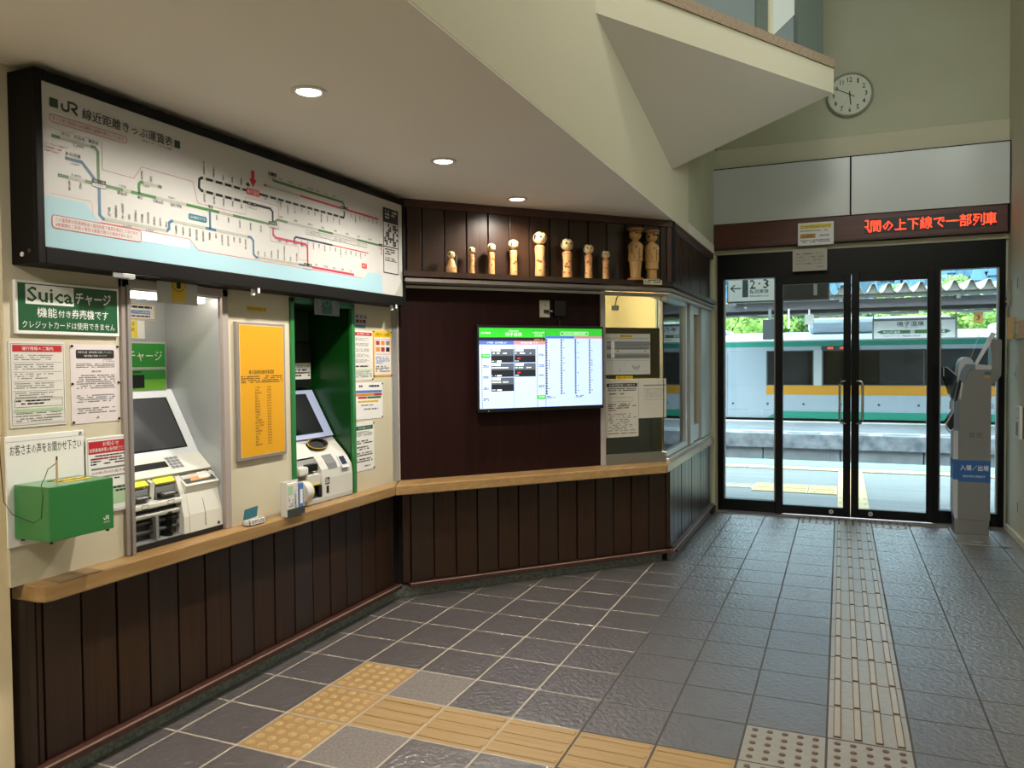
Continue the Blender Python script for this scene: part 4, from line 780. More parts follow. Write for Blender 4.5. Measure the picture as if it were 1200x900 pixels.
f = FLAT(); f.rect(.20, .445, .645, .735, 'paper', .2344); f.text('ただいま', .33, .43, .71, .728, 'sign_green', .234); f.para(.21, .438, .655, .70, 3, 'ink', .234); f.build('header_print', t2)
T2(MB().bbox(.003, .44, .25, .27, .86, 1.02, 'deep_green', .003), 'upper_box')
# ================================================================== DISPLAY SCREEN AND WALL FITTINGS
tv = thing('display_screen', 'flat black departure display with a bright white and green screen on the dark wall panel', 'monitor', 'mid', .51, 1.139)
MB().bbox(0, .94, -.075, -.03, 0, .563, 'black', .004).build('case', tv); MB().box(.30, .64, -.03, 0, .15, .42, 'black').build('wall_bracket', tv)
f = FLAT(); y = -.0756; x0, x1, z0, z1 = .013, .928, .024, .546; W_, H_ = x1-x0, z1-z0
def sx(a): return x0+W_*(a-120)/870
def sz(a): return z1-H_*(a-258)/572
def R(a, b, c, d_, m, dy=0): f.rect(sx(a), sx(b), sz(d_), sz(c), m, y-dy)
def X(t, a, b, c, d_, m, dy=.0006): f.text(t, sx(a), sx(b), sz(d_), sz(c), m, y-dy)
R(120, 990, 258, 830, 'tv_blue'); R(120, 572, 258, 326, 'tv_green', .0002); R(120, 572, 326, 350, 'tv_dark', .0002); R(120, 353, 350, 377, 'tv_bl', .0002); R(354, 572, 350, 377, 'tv_rose', .0002)
R(574, 990, 258, 316, 'tv_green', .0002); R(574, 782, 314, 332, 'tv_bl', .0002); R(783, 990, 314, 332, 'tv_rose', .0002); f.rrect(sx(680), sx(885), sz(308), sz(284), .006, 'tv_white', .002, y-.0004); R(573, 576, 258, 830, 'tv_dark', .0004); R(353, 355, 377, 830, 'tv_ink', .0003); R(784, 785, 332, 800, 'tv_ink', .0003)
X('鳴子温泉', 295, 408, 290, 318, 'tv_white'); X('列車運行情報', 318, 385, 275, 284, 'tv_white'); X('陸羽東線', 134, 195, 289, 302, 'tv_white'); X('17:50', 500, 550, 303, 320, 'tv_white'); X('9月10日', 485, 562, 285, 297, 'tv_white'); X('お知らせ', 495, 556, 335, 348, 'tv_amber'); X('小牛田・古川方面 上り', 172, 305, 357, 370, 'tv_white'); X('新庄方面 下り', 402, 520, 357, 370, 'tv_white'); X('9月10日(水) 列車運行予定表', 702, 865, 290, 303, 'tv_white')
for bx, n in ((198, 3), (356, 2)):
    for k in range(n):
        t0 = 408+k*102; R(bx, bx+153 if bx < 300 else bx+147, t0, t0+48, 'tv_slate', .0003); R(bx, bx+153 if bx < 300 else bx+147, t0+48, t0+97, 'tv_dark', .0003)
        R(bx+5, bx+30, t0+4, t0+18, 'tv_white', .0005); R(bx+33, bx+62, t0+3, t0+19, 'tv_white', .0005); f.para(sx(bx+5), sx(bx+115), sz(t0+41), sz(t0+28), 1, 'tv_white', y-.0005); f.para(sx(bx+5), sx(bx+30), sz(t0+92), sz(t0+84), 1, 'tv_white', y-.0005)
        if n == 2: R(bx+20, bx+42, t0+62, t0+73, 'tv_redtext', .0005)
        else: R(bx+38, bx+70, t0+83, t0+93, 'tv_white', .0005)
for cx in (136, 514):
    for k in range(34): R(cx-2, cx+3, 390+k*13, 397+k*13, 'tv_ink', .0004)
R(132, 192, 443, 472, 'tv_green', .0005); X('鳴子温泉', 145, 186, 449, 461, 'tv_white', .0008); R(510, 572, 746, 773, 'tv_green', .0005); X('鳴子温泉', 522, 566, 752, 763, 'tv_white', .0008)
for cx, zz in ((145, 530), (145, 607), (145, 686), (145, 766), (525, 452), (525, 530), (525, 603), (525, 680)): f.para(sx(cx), sx(cx+38), sz(zz+12), sz(zz-8), 2, 'tv_ink', y-.0005)
for cx in (576, 682, 786, 890):
    for k in range(22): R(cx, cx+11, 338+k*18.6, 350+k*18.6, 'tv_ink', .0004)
    for k in range(7): q = random.randint(0, 21); R(cx+20, cx+27, 340+q*18.6, 349+q*18.6, 'tv_ink', .0004)
for cx in (582, 792): f.para(sx(cx), sx(cx+60), sz(772), sz(752), 2, 'tv_ink', y-.0005)
f.build('screen_image', tv)
MB().cyl((.075, -.0752, .008), .004, -.001, 'light_grey', 'y', 8).build('power_light', tv)
ou = thing('power_outlet', 'pale wall outlet with a black plug above the display screen', 'outlet', 'mid', .995, 1.762)
MB().bbox(0, .075, -.008, 0, 0, .114, 'paper_dim', .002).build('cover_plate', ou); MB().box(.034, .038, -.0085, -.007, .075, .085, 'black').box(.044, .048, -.0085, -.007, .075, .085, 'black').build('socket', ou)
MB().prism([(.030, .030), (.055, .034), (.062, .040), (.055, .046), (.030, .050)], 'y', -.035, -.008, 'black').build('plug', ou); MB().bbox(.060, .085, -.03, -.02, .036, .046, 'light_grey', .002).build('cable_tag', ou)
MB().tube([(.06, -.022, .040), (.10, -.022, .036), (.13, -.02, .01), (.145, -.02, -.03), (.140, -.02, -.075)], .004, 'black', 8).build('cord', ou)
sk = MB().bbox(0, .088, -.030, 0, 0, .108, 'black_gloss', .004).build('speaker_box'); place(sk, 'mid', 1.096, 1.770); tag(sk, 'dark glossy box beside the outlet above the display screen', 'box')
# ================================================================== KOKESHI DOLLS ON THE SHELF
SHZ = 2.0155
def ptube(b, pts, r, m): b.tube(pts, r, m, 6)
def face(b, r, cz, yawf, full=True):
    """hair caps, eyes, nose drawn on the round head, turned by yawf"""
    def on(az, el, k=1.006): a = az+yawf; return Vector((r*k*math.sin(a)*math.cos(el), -r*k*math.cos(a)*math.cos(el), cz+r*k*.98*math.sin(el)))
    t = r*.06
    for s in (-1, 1):
        b.tube([on(s*.52, .14), on(s*.36, .20), on(s*.20, .13)], t, 'ink', 5); b.tube([on(s*.48, .0), on(s*.34, .03), on(s*.22, .0)], t*1.2, 'ink', 5)
    b.tube([on(0, .05), on(.03, -.14), on(-.04, -.18)], t*.8, 'ink', 5); b.tube([on(-.09, -.36), on(.09, -.36)], t*1.2, 'red', 5)
def hairm(r, cz, yawf):
    b = MB(); b.solid = False; n = 14
    for az, el, wd, hh in ((0, 1.57, .50, .50), (0, .98, .22, .30), (1.30, .15, .20, .50), (-1.30, .15, .20, .50)):
        c = az+yawf; d0 = Vector((math.sin(c)*math.cos(el), -math.cos(c)*math.cos(el), math.sin(el)))
        e1 = Vector((math.cos(c), math.sin(c), 0)); e2 = e1.cross(d0); vs = []
        for q in range(4):
            for i in range(n):
                a = 2*math.pi*i/n; t = q/3; v = (d0+e1*(wd*math.cos(a)*t)+e2*(hh*math.sin(a)*t)).normalized()*r*1.025
                vs.append((v.x, v.y, cz+v.z*.98))
        b.add(vs, [(q*n+i, q*n+(i+1) % n, (q+1)*n+(i+1) % n, (q+1)*n+i) for q in range(3) for i in range(n)], 'ink')
    return b
def kokeshi(u, h, wd, label, yawf, seated=False, pat='flower'):
    o = thing('kokeshi_doll', label, 'doll', 'mid', u, SHZ, .165, 'round-headed wooden dolls on the shelf')
    hr = (wd*.52 if not seated else wd*.36); rb = wd*.40; hb = h-hr*2*.97-.006
    if seated: prof = [(wd*.46, 0), (wd*.5, .01), (wd*.47, .035), (wd*.36, .055), (wd*.33, hb*.75), (wd*.22, hb*.93), (.008, hb)]
    else: prof = [(rb*.96, 0), (rb, .004), (rb*.90, hb*.35), (rb*.88, hb*.65), (rb*.98, hb*.82), (rb*1.0, hb*.9), (rb*.82, hb*.965), (rb*.45, hb*.985), (rb*.4, hb)]
    MB().lathe(prof, 'doll_wood', n=24).build('body', o, 45)
    cz = hb+hr*.95; hp = [(hr*math.cos(a*math.pi/16-math.pi/2)+1e-4, cz+hr*.98*math.sin(a*math.pi/16-math.pi/2)) for a in range(17)]
    hd = MB().lathe(hp, 'doll_face', n=24).build('head', o, 60)
    fb_ = MB(); face(fb_, hr, cz, yawf); fb_.build('face_paint', hd); hairm(hr, cz, yawf).build('hair', hd)
    b = MB(); R_ = rb*.93
    if not seated:
        for zz in (.9, .86): b.lathe([(rb*.99, hb*zz), (rb*1.02, hb*zz+.002), (rb*.99, hb*zz+.004)], 'red', n=20)
        random.seed(int(u*1000))
        for k in range(7):
            a = yawf+random.uniform(-1.0, 1.0); zc = hb*random.uniform(.08, .76); rf = rb*.3
            for q in range(3): t_ = q*2.1+k; P = [(R_*1.01*math.sin(a+rf*j*math.cos(t_)/R_), -R_*1.01*math.cos(a+rf*j*math.cos(t_)/R_), zc+rf*.8*j*math.sin(t_)) for j in (-.9, 0, .9)]; b.tube(P, rb*.085, ('red', 'red', 'map_green')[q], 5)
    else:
        for a in (-.8, -.2, .5): b.tube([((wd*.49)*math.sin(a+yawf+j*.14), -(wd*.49)*math.cos(a+yawf+j*.14), .022+.008*abs(j)) for j in (-1, 0, 1)], .002, 'red', 5)
    b.build('painted_pattern', o)
    return o
kokeshi(.306, .140, .066, 'small seated wooden doll at the left end of the shelf beside a dark rod', .5, True)
kokeshi(.442, .173, .045, 'thinnest round-headed doll, second from the left on the shelf', .55)
kokeshi(.575, .202, .054, 'slim round-headed doll third from the left, slightly taller than the thinnest one', .55)
kokeshi(.729, .234, .064, 'medium round-headed doll fourth from the left, just before the tallest round-headed one', .5)
kokeshi(.919, .298, .086, 'tallest round-headed doll with a large red flower, middle of the shelf', .0)
kokeshi(1.120, .264, .080, 'broad round-headed doll with red ribbons right of the tallest round-headed doll', -.25)
kokeshi(1.282, .235, .066, 'medium doll with red pattern, second to last of the round-headed row', -.3)
kokeshi(1.415, .200, .056, 'short round-headed doll nearest to the two capped figures', -.3)
def stationmaster(u, h, wd, label, skirt, yawf):
    o = thing('uniformed_doll', label, 'doll', 'mid', u, SHZ, .165, 'capped wooden figures on the shelf')
    k = h/.36; r = wd/2
    MB().lathe([(r*.96, 0), (r*.98, .004), (r*.98, .012), (r*.9, .016), (.001, .016)], 'doll_wood_dark', n=26).build('base', o, 45)
    MB().lathe([(r*.60, .016), (r*.62, .05*k), (r*.74, .13*k)] if not skirt else [(r*.60, .016), (r*.62, .075*k), (r*.66, .08*k), (r*.80, .082*k), (r*.80, .13*k)], 'doll_wood', n=26).build('skirt' if skirt else 'trousers', o, 45)
    bd = MB().lathe([(r*.80, .13*k), (r*.86, .131*k), (r*.84, .20*k), (r*.92, .225*k), (r*.80, .245*k), (r*.40, .265*k), (r*.25, .275*k)], 'doll_wood', n=26).build('jacket', o, 40)
    hr = r*.70; cz = .272*k+hr*.9
    hd = MB().lathe([(hr*math.cos(a*math.pi/14-math.pi/2)+1e-4, cz+hr*math.sin(a*math.pi/14-math.pi/2)) for a in range(15)], 'doll_wood', n=24).build('head', o, 60)
    b = MB(); face(b, hr, cz, yawf); b.build('face_paint', hd)
    MB().lathe([(hr*1.02, cz+hr*.42), (hr*1.03, cz+hr*.62), (hr*1.38, cz+hr*.86), (hr*1.36, cz+hr*1.0), (hr*.5, cz+hr*1.14), (.001, cz+hr*1.16)], 'doll_wood_dark', n=26).build('cap', hd, 40)
    MB().lathe([(hr*1.035, cz+hr*.44), (hr*1.05, cz+hr*.46), (hr*1.05, cz+hr*.58), (hr*1.03, cz+hr*.60)], 'stud_brown', n=26).build('cap_band', hd, 40)
    MB().prism([(hr*1.0*math.sin(yawf+a), -hr*1.0*math.cos(yawf+a)) for a in (-.6, -.3, 0, .3, .6)]+[(hr*1.45*math.sin(yawf+a), -hr*1.45*math.cos(yawf+a)) for a in (.4, 0, -.4)], 'z', cz+hr*.36, cz+hr*.44, 'doll_wood_dark').build('cap_peak', hd)
    b = MB(); c = math.cos(yawf); s = math.sin(yawf)
    def on(az, z, rr_): return (rr_*math.sin(az+yawf), -rr_*math.cos(az+yawf), z)
    b.tube([on(0, z*k, r*.88) for z in (.135, .20, .24)], .0014, 'stud_brown', 5)
    for sgn in (-1, 1): b.tube([on(sgn*.95, .24*k, r*.88), on(sgn*1.0, .19*k, r*.88), on(sgn*.55, .145*k, r*.90)], .0016, 'stud_brown', 5); b.tube([on(sgn*.0, .235*k, r*.88), on(sgn*.25, .262*k, r*.5)], .0014, 'stud_brown', 5)
    if not skirt: b.tube([on(0, .02, r*.63), on(0, .12*k, r*.74)], .0016, 'stud_brown', 5)
    b.tube([on(-.30, .222*k, r*.92), on(-.55, .222*k, r*.92)], .0035, 'ink', 6)
    for j in range(3): b.tube([on(.12, (.155+.025*j)*k, r*.885), on(.12, (.158+.025*j)*k, r*.90)], .003, 'ink', 6)
    if skirt: b.tube([on(-1.3, (cz-hr*.35)/1, hr*1.02) if 0 else (hr*1.0*math.sin(yawf-1.3), -hr*1.0*math.cos(yawf-1.3), cz-hr*.3), (hr*1.03*math.sin(yawf-1.2), -hr*1.03*math.cos(yawf-1.2), cz+hr*.1)], .008, 'ink', 8)
    b.build('carved_lines', o)
stationmaster(1.655, .366, .118, 'taller carved railwayman figure in cap and long trousers', False, -.05)
stationmaster(1.789, .360, .114, 'carved railway figure in cap and skirt with black bobbed hair, at the shelf end', True, .15)
for u, h, lb in ((.352, .118, 'thin dark rod standing beside the seated doll'), (1.53, .115, 'thin dark rod standing alone between the round-headed and the capped dolls')):
    o = MB().tube([(0, 0, 0), (0, 0, h)], .005, 'dark_grey', 8).cyl((0, 0, 0), .012, .006, 'dark_grey').build('shelf_rod'); place(o, 'mid', u, SHZ, .13); tag(o, lb, 'rod')
def d(f, w, h, y): f.rect(.002, w-.002, .002, h-.002, 'paper_dim', y); f.para(.008, w-.008, .004, h-.003, 2, 'ink', y-.0003, .5)
o = poster('name_card', 'small cream name card on the shelf edge under the capped figures', 'card', 'mid', 1.668, 1.984, .150, .034, 'yellow_line', d, .001, off=.243)
# ================================================================== PAPERS AND BOARD ON THE OFFICE WINDOW
def d(f, w, h, y): pass
poster('blind_board', 'brown board hung behind the office window glass', 'board', 'mid', 1.508, 1.335, .475, .365, 'blind_brown', None, .004, off=-.018)
def d(f, w, h, y):
    f.rect(.01, w-.005, .15, .235, 'mid_grey', y); f.rect(.01, w-.005, .205, .225, 'light_grey', y)
    for k in range(17): f.rect(.012+k*.021, .020+k*.021, h-.035, h-.030, 'ink', y-.0002); f.rect(.012+k*.021, .020+k*.021, .180, .186, 'ink', y-.0004); f.rect(.012+k*.021, .020+k*.021, .145, .151, 'ink', y-.0004)
    f.rect(.01, w-.005, .152, .178, 'sheet_map', y-.0002); f.rect(.01, w-.005, .115, .143, 'grey_ink', y); f.rect(.045, .075, .12, .235, 'paper', y-.0004)
    f.stroke([(.01, .10), (w-.01, .10)], .0015, 'grey_ink', y); f.stroke([(.055, .10), (.055, .02), (w-.02, .02)], .0012, 'grey_ink', y); f.stroke([(.19, .10), (.16, .08), (.15, .03)], .0015, 'grey_ink', y)
    for q in range(2): f.stroke([(.255+(.018+.012*q)*math.cos(a*math.pi/8+math.pi), .065+(.018+.012*q)*math.sin(a*math.pi/8+math.pi)) for a in range(9)], .006, 'grey_ink', y)
    f.rect(.11, .125, .03, .036, 'blue_print', y-.0002); f.poly([(.09, .166), (.105, .160), (.105, .172)], 'ink', y-.0006); f.poly([(.345, .166), (.33, .160), (.33, .172)], 'ink', y-.0006)
poster('platform_map', 'grey and white station floor map, upper paper on the office window', 'map', 'mid', 1.516, 1.366, .378, .290, 'sheet_map', d, .0015, off=-.0075)
def d(f, w, h, y): f.text('構内案内図', .01, w-.01, .004, h-.004, 'ink', y)
poster('yellow_label', 'yellow strip label along the top of the station floor map', 'label', 'mid', 1.632, 1.630, .112, .018, 'yellow', d, .0008, off=-.0055)
poster('yellow_label', 'yellow strip label between the floor map and the crinkled notice', 'label', 'mid', 1.602, 1.334, .140, .022, 'yellow', d, .0008, off=-.0055)
def d(f, w, h, y):
    f.rect(.01, w-.01, h-.05, h-.025, 'ink', y); f.text('営業時間変更のお知らせ', .03, w-.03, h-.045, h-.030, 'paper', y-.0003)
    f.para(.02, w-.02, h-.085, h-.06, 2, 'ink', y, .5); f.para(.03, w-.12, h-.11, h-.095, 1, 'ink', y); f.rrect(.03, w-.05, h-.155, h-.125, .002, 'grey_ink', .002, y); f.para(.02, w-.02, h-.21, h-.17, 3, 'ink', y, .5); f.para(.02, .09, h-.225, h-.212, 1, 'red_text', y)
    f.para(.02, w-.02, h-.37, h-.24, 10, 'grey_ink', y, .5, .6); f.para(.02, w-.02, .02, .03, 1, 'ink', y)
poster('window_notice', 'crinkled plastic-covered notice with a black heading low on the office window', 'notice', 'mid', 1.514, .921, .276, .408, 'paper_dim', d, .0015, off=-.0075)
def d(f, w, h, y):
    f.rect(.04, w-.005, h-.052, h-.044, 'grey_ink', y)
    for k in range(6): f.rect(.045+k*.03, .0457+k*.03, .03, h-.07, 'grey_ink', y)
    f.rect(.04, w-.01, h-.075, h-.073, 'grey_ink', y); f.rect(.04, w-.01, .13, .132, 'grey_ink', y); f.para(.048, w-.015, .145, h-.08, 8, 'grey_ink', y, .3, .6)
poster('timetable_sheet', 'plain white timetable sheet at the corner of the office window, beside the crinkled notice', 'notice', 'mid', 1.794, 1.049, .240, .284, 'paper_dim', d, .0015, off=-.0095)
# inside the office
o = MB().bbox(0, .9, 0, .45, 0, 1.28, 'filler_navy', .01).box(.02, .44, -.004, 0, .03, 1.25, 'filler_navy').box(.46, .88, -.004, 0, .03, 1.25, 'filler_navy').build('dark_filler'); o.location = (-2.45, 6.9, .0); tag(o, 'dark navy cabinet shape added inside the office to keep the low window dark', 'cabinet')  # dark block added so the low part of the window stays dark
b = MB(); 
for k in range(9): b.cyl((k*.022, .012*(k % 2), 0), .012, 1.7, 'curtain', 'z', 10)
o = b.build('window_curtain', None, 60); o.location = (-1.62, 7.42, .75); tag(o, 'grey pleated curtain inside the office behind the corner of the window', 'curtain')
o = MB().bbox(0, .07, -.02, 0, 0, .045, 'black', .003).tube([(.035, -.01, .045), (.05, -.008, .12), (.11, -.006, .20), (.12, -.005, .30), (.02, -.004, .36)], .006, 'black', 6).build('wall_sensor'); o.location = (-2.16, 7.795, 1.98); tag(o, 'small black box with a trailing wire on the cream office wall', 'sensor')
b = MB(); [b.bbox(0, .09, 0, .05, k*.042, k*.042+.036, 'office_ceiling', .004) for k in range(26)]
o = b.build('file_stack'); o.location = (-2.26, 7.0, 1.28); tag(o, 'tall stack of cream folders inside the office at the window edge', 'folders', kind='stuff')
# ================================================================== DOOR WALL: LED SIGN, PAPERS, CLOCK
ls = thing('led_sign', 'wide white blank sign box over a brown band with red LED lettering above the doors', 'sign', 'door', -1.165, 2.515)
MB().bbox(-.02, 2.475, -.085, 0, 0, .77, 'sign_case', .004).build('case', ls)
for a, c, n in ((0, 1.235, 0), (1.248, 2.463, 0)): MB().bbox(a, c, -.122, -.085, .237, .752, 'blank_sheet', .002).build('blank_panel', ls)
MB().bbox(.005, 2.452, -.112, -.085, .012, .232, 'brown_case', .003).build('lower_band', ls); MB().bbox(.005, 2.452, -.116, -.085, .003, .022, 'ledge_wood', .002).build('lower_lip', ls)
MB().box(1.355, 2.372, -.1135, -.112, .055, .190, 'led_back').build('led_matrix', ls)
f = FLAT(); f.text('間の上下線で一部列', 1.405, 2.285, .070, .175, 'led_red', -.1142, .006); f.text('車', 2.29, 2.37, .070, .175, 'led_red', -.1142, .015)
f.stroke([(1.362, .175), (1.385, .175), (1.385, .12), (1.360, .12)], .009, 'led_red', -.1142); f.stroke([(1.375, .12), (1.398, .070)], .009, 'led_red', -.1142); f.build('led_lettering', ls)
b = MB(); b.tube([(.27+.018*math.cos(a*math.pi/8), -.02, .79+.018*math.sin(a*math.pi/8)) for a in range(17)], .004, 'dark_grey', 6); b.tube([(2.05+.018*math.cos(a*math.pi/8), -.02, .785+.018*math.sin(a*math.pi/8)) for a in range(17)], .004, 'dark_grey', 6); b.build('hanging_ring', ls)
def d(f, w, h, y): f.rect(.02, w-.02, h-.055, h-.018, 'yellow_line', y); f.text('ここから先はホームです', .026, w-.026, h-.050, h-.025, 'ink', y-.0003); f.para(.02, w-.02, h-.085, h-.07, 1, 'grey_ink', y); f.rect(.02, .15, .065, .105, 'plaque_orange', y); f.text('入場券', .035, .135, .070, .098, 'stud_brown', y-.0003); f.para(.16, w-.02, .072, .09, 1, 'grey_ink', y); f.para(.02, w-.03, .02, .05, 2, 'grey_ink', y)
poster('ticket_notice', 'white paper with yellow heading taped over the brown band above the doors', 'notice', 'door', -.366, 2.502, .304, .206, 'white', d, .002, off=.118)
def d(f, w, h, y):
    for k, t_ in enumerate(('通話、写真撮影等で、ホームに', '入る際は、「入場券」が必要', 'となりますので、お買い求めく', 'ださるようお願いいたします。')): f.text(t_, .03, w-.03, h-.055-k*.030, h-.037-k*.030, 'ink', y)
    f.text('鳴子温泉駅', w-.09, w-.03, .028, .040, 'ink', y)
poster('entry_notice', 'cream paper with four lines of black text on the dark door header', 'notice', 'door', -.412, 2.272, .295, .203, 'paper_dim', d, .002, off=.10)
ck = thing('wall_clock', 'round grey-green wall clock with black numerals showing ten to six', 'clock', 'door', .068, 3.848)
MB().lathe([(.196, 0), (.200, -.012), (.198, -.035), (.188, -.045), (.180, -.040), (.178, -.028)], 'clock_rim', n=48, axis='y').build('rim', ck, 50)
MB().cyl((0, -.029, 0), .181, .026, 'clock_face', 'y', 48).build('dial', ck)
f = FLAT(); y = -.0296
for k in range(1, 13):
    a = math.radians(90-30*k); cx, cz = .135*math.cos(a), .135*math.sin(a); ww = .025 if k < 10 else .042
    if k in (1,): ww = .012
    if k == 11: ww = .030
    f.text(str(k), cx-ww/2 if k < 10 else cx-ww/2, cx+ww/2, cz-.022, cz+.022, 'ink', y, .012); ax, az = .170*math.cos(a), .170*math.sin(a); f.rect(ax-.002, ax+.002, az-.002, az+.002, 'ink', y)
f.text('QUARTZ', -.016, .016, .088, .094, 'ink', y); f.build('numerals', ck)
def hand(a_deg, l0, l1, wd, m, name, y):
    a = math.radians(90-a_deg); b = FLAT(); d_ = Vector((math.cos(a), math.sin(a))); b.stroke([tuple(d_*l0), tuple(d_*l1)], wd, m, y); o = b.build(name, ck)
hand(175, -.03, .092, .009, 'ink', 'hour_hand', -.031); hand(299, -.045, .140, .007, 'ink', 'minute_hand', -.0318); hand(209, -.035, .125, .0015, 'grey_ink', 'second_hand', -.0324)
MB().cyl((0, -.034, 0), .007, .004, 'ink', 'y', 12).build('hub', ck)
# ================================================================== CARD READER GATE
kx = lambda p: .861+(p-1117)*.00600
kz = lambda p: 1.369-(p-433)*.00700
kg = thing('card_gate', 'tall slim grey card entry gate with a blue band by the right glass panel', 'card gate', 'w', .87, 0, 7.40)
def K(b, name, par=None, sm=None): 
    o = b.build(name, par or kg, sm); o.location = (-.87, -7.40, 0) if par is None else (0, 0, 0); return o
K(MB().bbox(.878, 1.130, 7.41, 7.585, 0, .125, 'brushed_steel', .003), 'base')
pr = [(.905, .125), (.905, 1.13), (.98, 1.365), (1.135, 1.362), (1.135, .125)]
K(MB().prism(pr, 'y', 7.40, 7.60, 'kiosk_grey'), 'body')
K(MB().prism([(.868, .20), (.880, .125), (.903, .125), (.903, .86), (.868, .86)], 'y', 7.405, 7.595, 'kiosk_light'), 'front_panel')
K(MB().prism([(.868, .86), (.903, .86), (.903, 1.13), (.980, 1.370), (1.02, 1.368), (1.02, 1.408), (.952, 1.412), (.918, 1.360), (.893, 1.25), (.868, 1.12)], 'y', 7.398, 7.602, 'slate_blue'), 'front_shell')
K(MB().prism([(1.02, 1.366), (1.136, 1.364), (1.136, 1.398), (1.02, 1.412)], 'y', 7.402, 7.598, 'kiosk_light'), 'top_cap')
ar = [(.957+.058*math.cos(a), 1.385+.085*math.sin(a)) for a in [math.radians(q) for q in range(20, 185, 15)]]
K(MB().prism([(1.015, 1.40)]+ar+[(.890, 1.27), (.905, 1.25), (.935, 1.36), (.96, 1.405)], 'y', 7.40, 7.60, 'kiosk_light'), 'rounded_hood')
K(MB().prism([(.872, 1.10), (.890, 1.11), (.925, 1.27), (.906, 1.28), (.885, 1.19)], 'y', 7.3965, 7.60, 'black_gloss'), 'side_slot')
K(MB().prism([(.905, 1.12), (.918, 1.12), (.932, 1.25), (.920, 1.265)], 'y', 7.396, 7.40, 'kiosk_light'), 'slot_cover')
K(MB().prism([(.795, 1.385), (.815, 1.388), (.893, 1.315), (.890, 1.295), (.868, 1.19), (.862, 1.13), (.850, 1.13), (.838, 1.17), (.795, 1.31)], 'y', 7.43, 7.57, 'smoke_plastic'), 'screen_flap')
K(MB().tube([(.795, 7.43, 1.31), (.795, 7.43, 1.385), (.815, 7.43, 1.388), (.892, 7.43, 1.315)], .004, 'kiosk_light', 6), 'flap_rim')
K(MB().prism([(.815, .915), (.868, 1.02), (.868, .88), (.845, .860)], 'y', 7.41, 7.59, 'black_gloss'), 'reader_pad')
K(MB().tube([(.866, 7.404, 1.12), (.866, 7.404, 1.02), (.812, 7.404, .915), (.812, 7.404, .880), (.838, 7.404, .845), (.870, 7.404, .875), (.903, 7.404, .93)], .006, 'kiosk_light', 8), 'reader_rim', None, 50)
K(MB().bbox(.855, .870, 7.42, 7.58, 1.03, 1.10, 'light_grey', .004), 'card_slot')
K(MB().prism([(1.022, 1.400), (1.035, 1.395), (1.172, 1.655), (1.148, 1.672)], 'y', 7.44, 7.52, 'paper'), 'guide_arm')
K(MB().tube([(.99, 7.48, 1.44), (1.06, 7.48, 1.66)], .002, 'light_grey', 6), 'guide_wire')
K(MB().prism([(1.137, 1.24), (1.178, 1.27), (1.205, 1.32), (1.207, 1.600), (1.198, 1.612), (1.140, 1.612)], 'y', 7.41, 7.59, 'kiosk_grey'), 'rear_unit')
K(MB().box(.903, 1.1355, 7.3988, 7.401, .436, .615, 'kiosk_blue').box(.8672, .903, 7.4035, 7.60, .452, .620, 'kiosk_blue'), 'blue_band')
f = FLAT(); y = 7.3984; f.text('入場／出場', .918, 1.122, .530, .577, 'white', y, .01); f.text('ENTRY/EXIT', .938, 1.098, .475, .492, 'white', y); 
for zz in (.808, .823, .838):
    f.rect(.978, 1.020, zz, zz+.005, 'dark_grey', y); f.rect(1.032, 1.074, zz, zz+.005, 'dark_grey', y)
f.rect(1.085, 1.128, 1.325, 1.345, 'teal', y); f.rect(1.085, 1.128, 1.295, 1.315, 'plaque_orange', y); K(f, 'band_lettering')
K(MB().box(.9025, .905, 7.3985, 7.401, .13, 1.12, 'dark_grey'), 'seam')
# ================================================================== RIGHT WALL FITTINGS
sd_ = thing('wall_dispenser', 'brown and white box fixed to the right wall beyond the frame edge', 'dispenser', 'right', 6.86, .865, 0)
MB().bbox(0, .17, -.085, 0, 0, .235, 'stud_brown', .004).build('box', sd_); MB().bbox(.0, .172, -.105, -.085, -.005, .240, 'dispenser_white', .004).build('front_cover', sd_)
f = FLAT(); f.rrect(.04, .13, .15, .215, .006, 'mid_grey', .006, -.1056); f.rect(.04, .13, .02, .12, 'mid_grey', -.1056); f.build('print', sd_)
hd_ = thing('paper_holder', 'wooden card holder with an orange notice on the right wall above the dispenser', 'holder', 'right', 7.46, 1.61)
MB().bbox(0, .015, -.06, 0, 0, .18, 'holder_wood', .003).box(.015, .40, -.02, 0, 0, .02, 'holder_wood').build('holder', hd_)
MB().box(.02, .42, -.012, -.006, .02, .14, 'notice_orange').box(.04, .16, -.014, -.012, .04, .12, 'pale_green').build('orange_card', hd_)
hk = thing('wall_bracket', 'small bent metal bracket and wire on the right wall beside the door frame', 'bracket', 'right', 7.66, 1.90)
MB().bbox(0, .02, -.03, 0, 0, .20, 'steel', .003).tube([(.01, -.03, .06), (.03, -.05, .03), (.01, -.04, -.01), (-.01, -.03, .02)], .005, 'dark_grey', 6).build('bracket', hk)
for u, z, lb, c in ((7.38, 2.00, 'small dark slotted plate high on the right wall', 'plate'), (7.45, 1.29, 'key switch plate on the right wall above the dispenser', 'switch'), (7.30, .21, 'dark slotted plate low on the right wall near the floor', 'plate')):
    o = MB().bbox(0, .05, -.006, 0, 0, .12, 'light_grey', .002).box(.018, .034, -.008, -.006, .02, .10 if c == 'plate' else .05, 'black').build('wall_plate'); place(o, 'right', u, z); tag(o, lb, c)
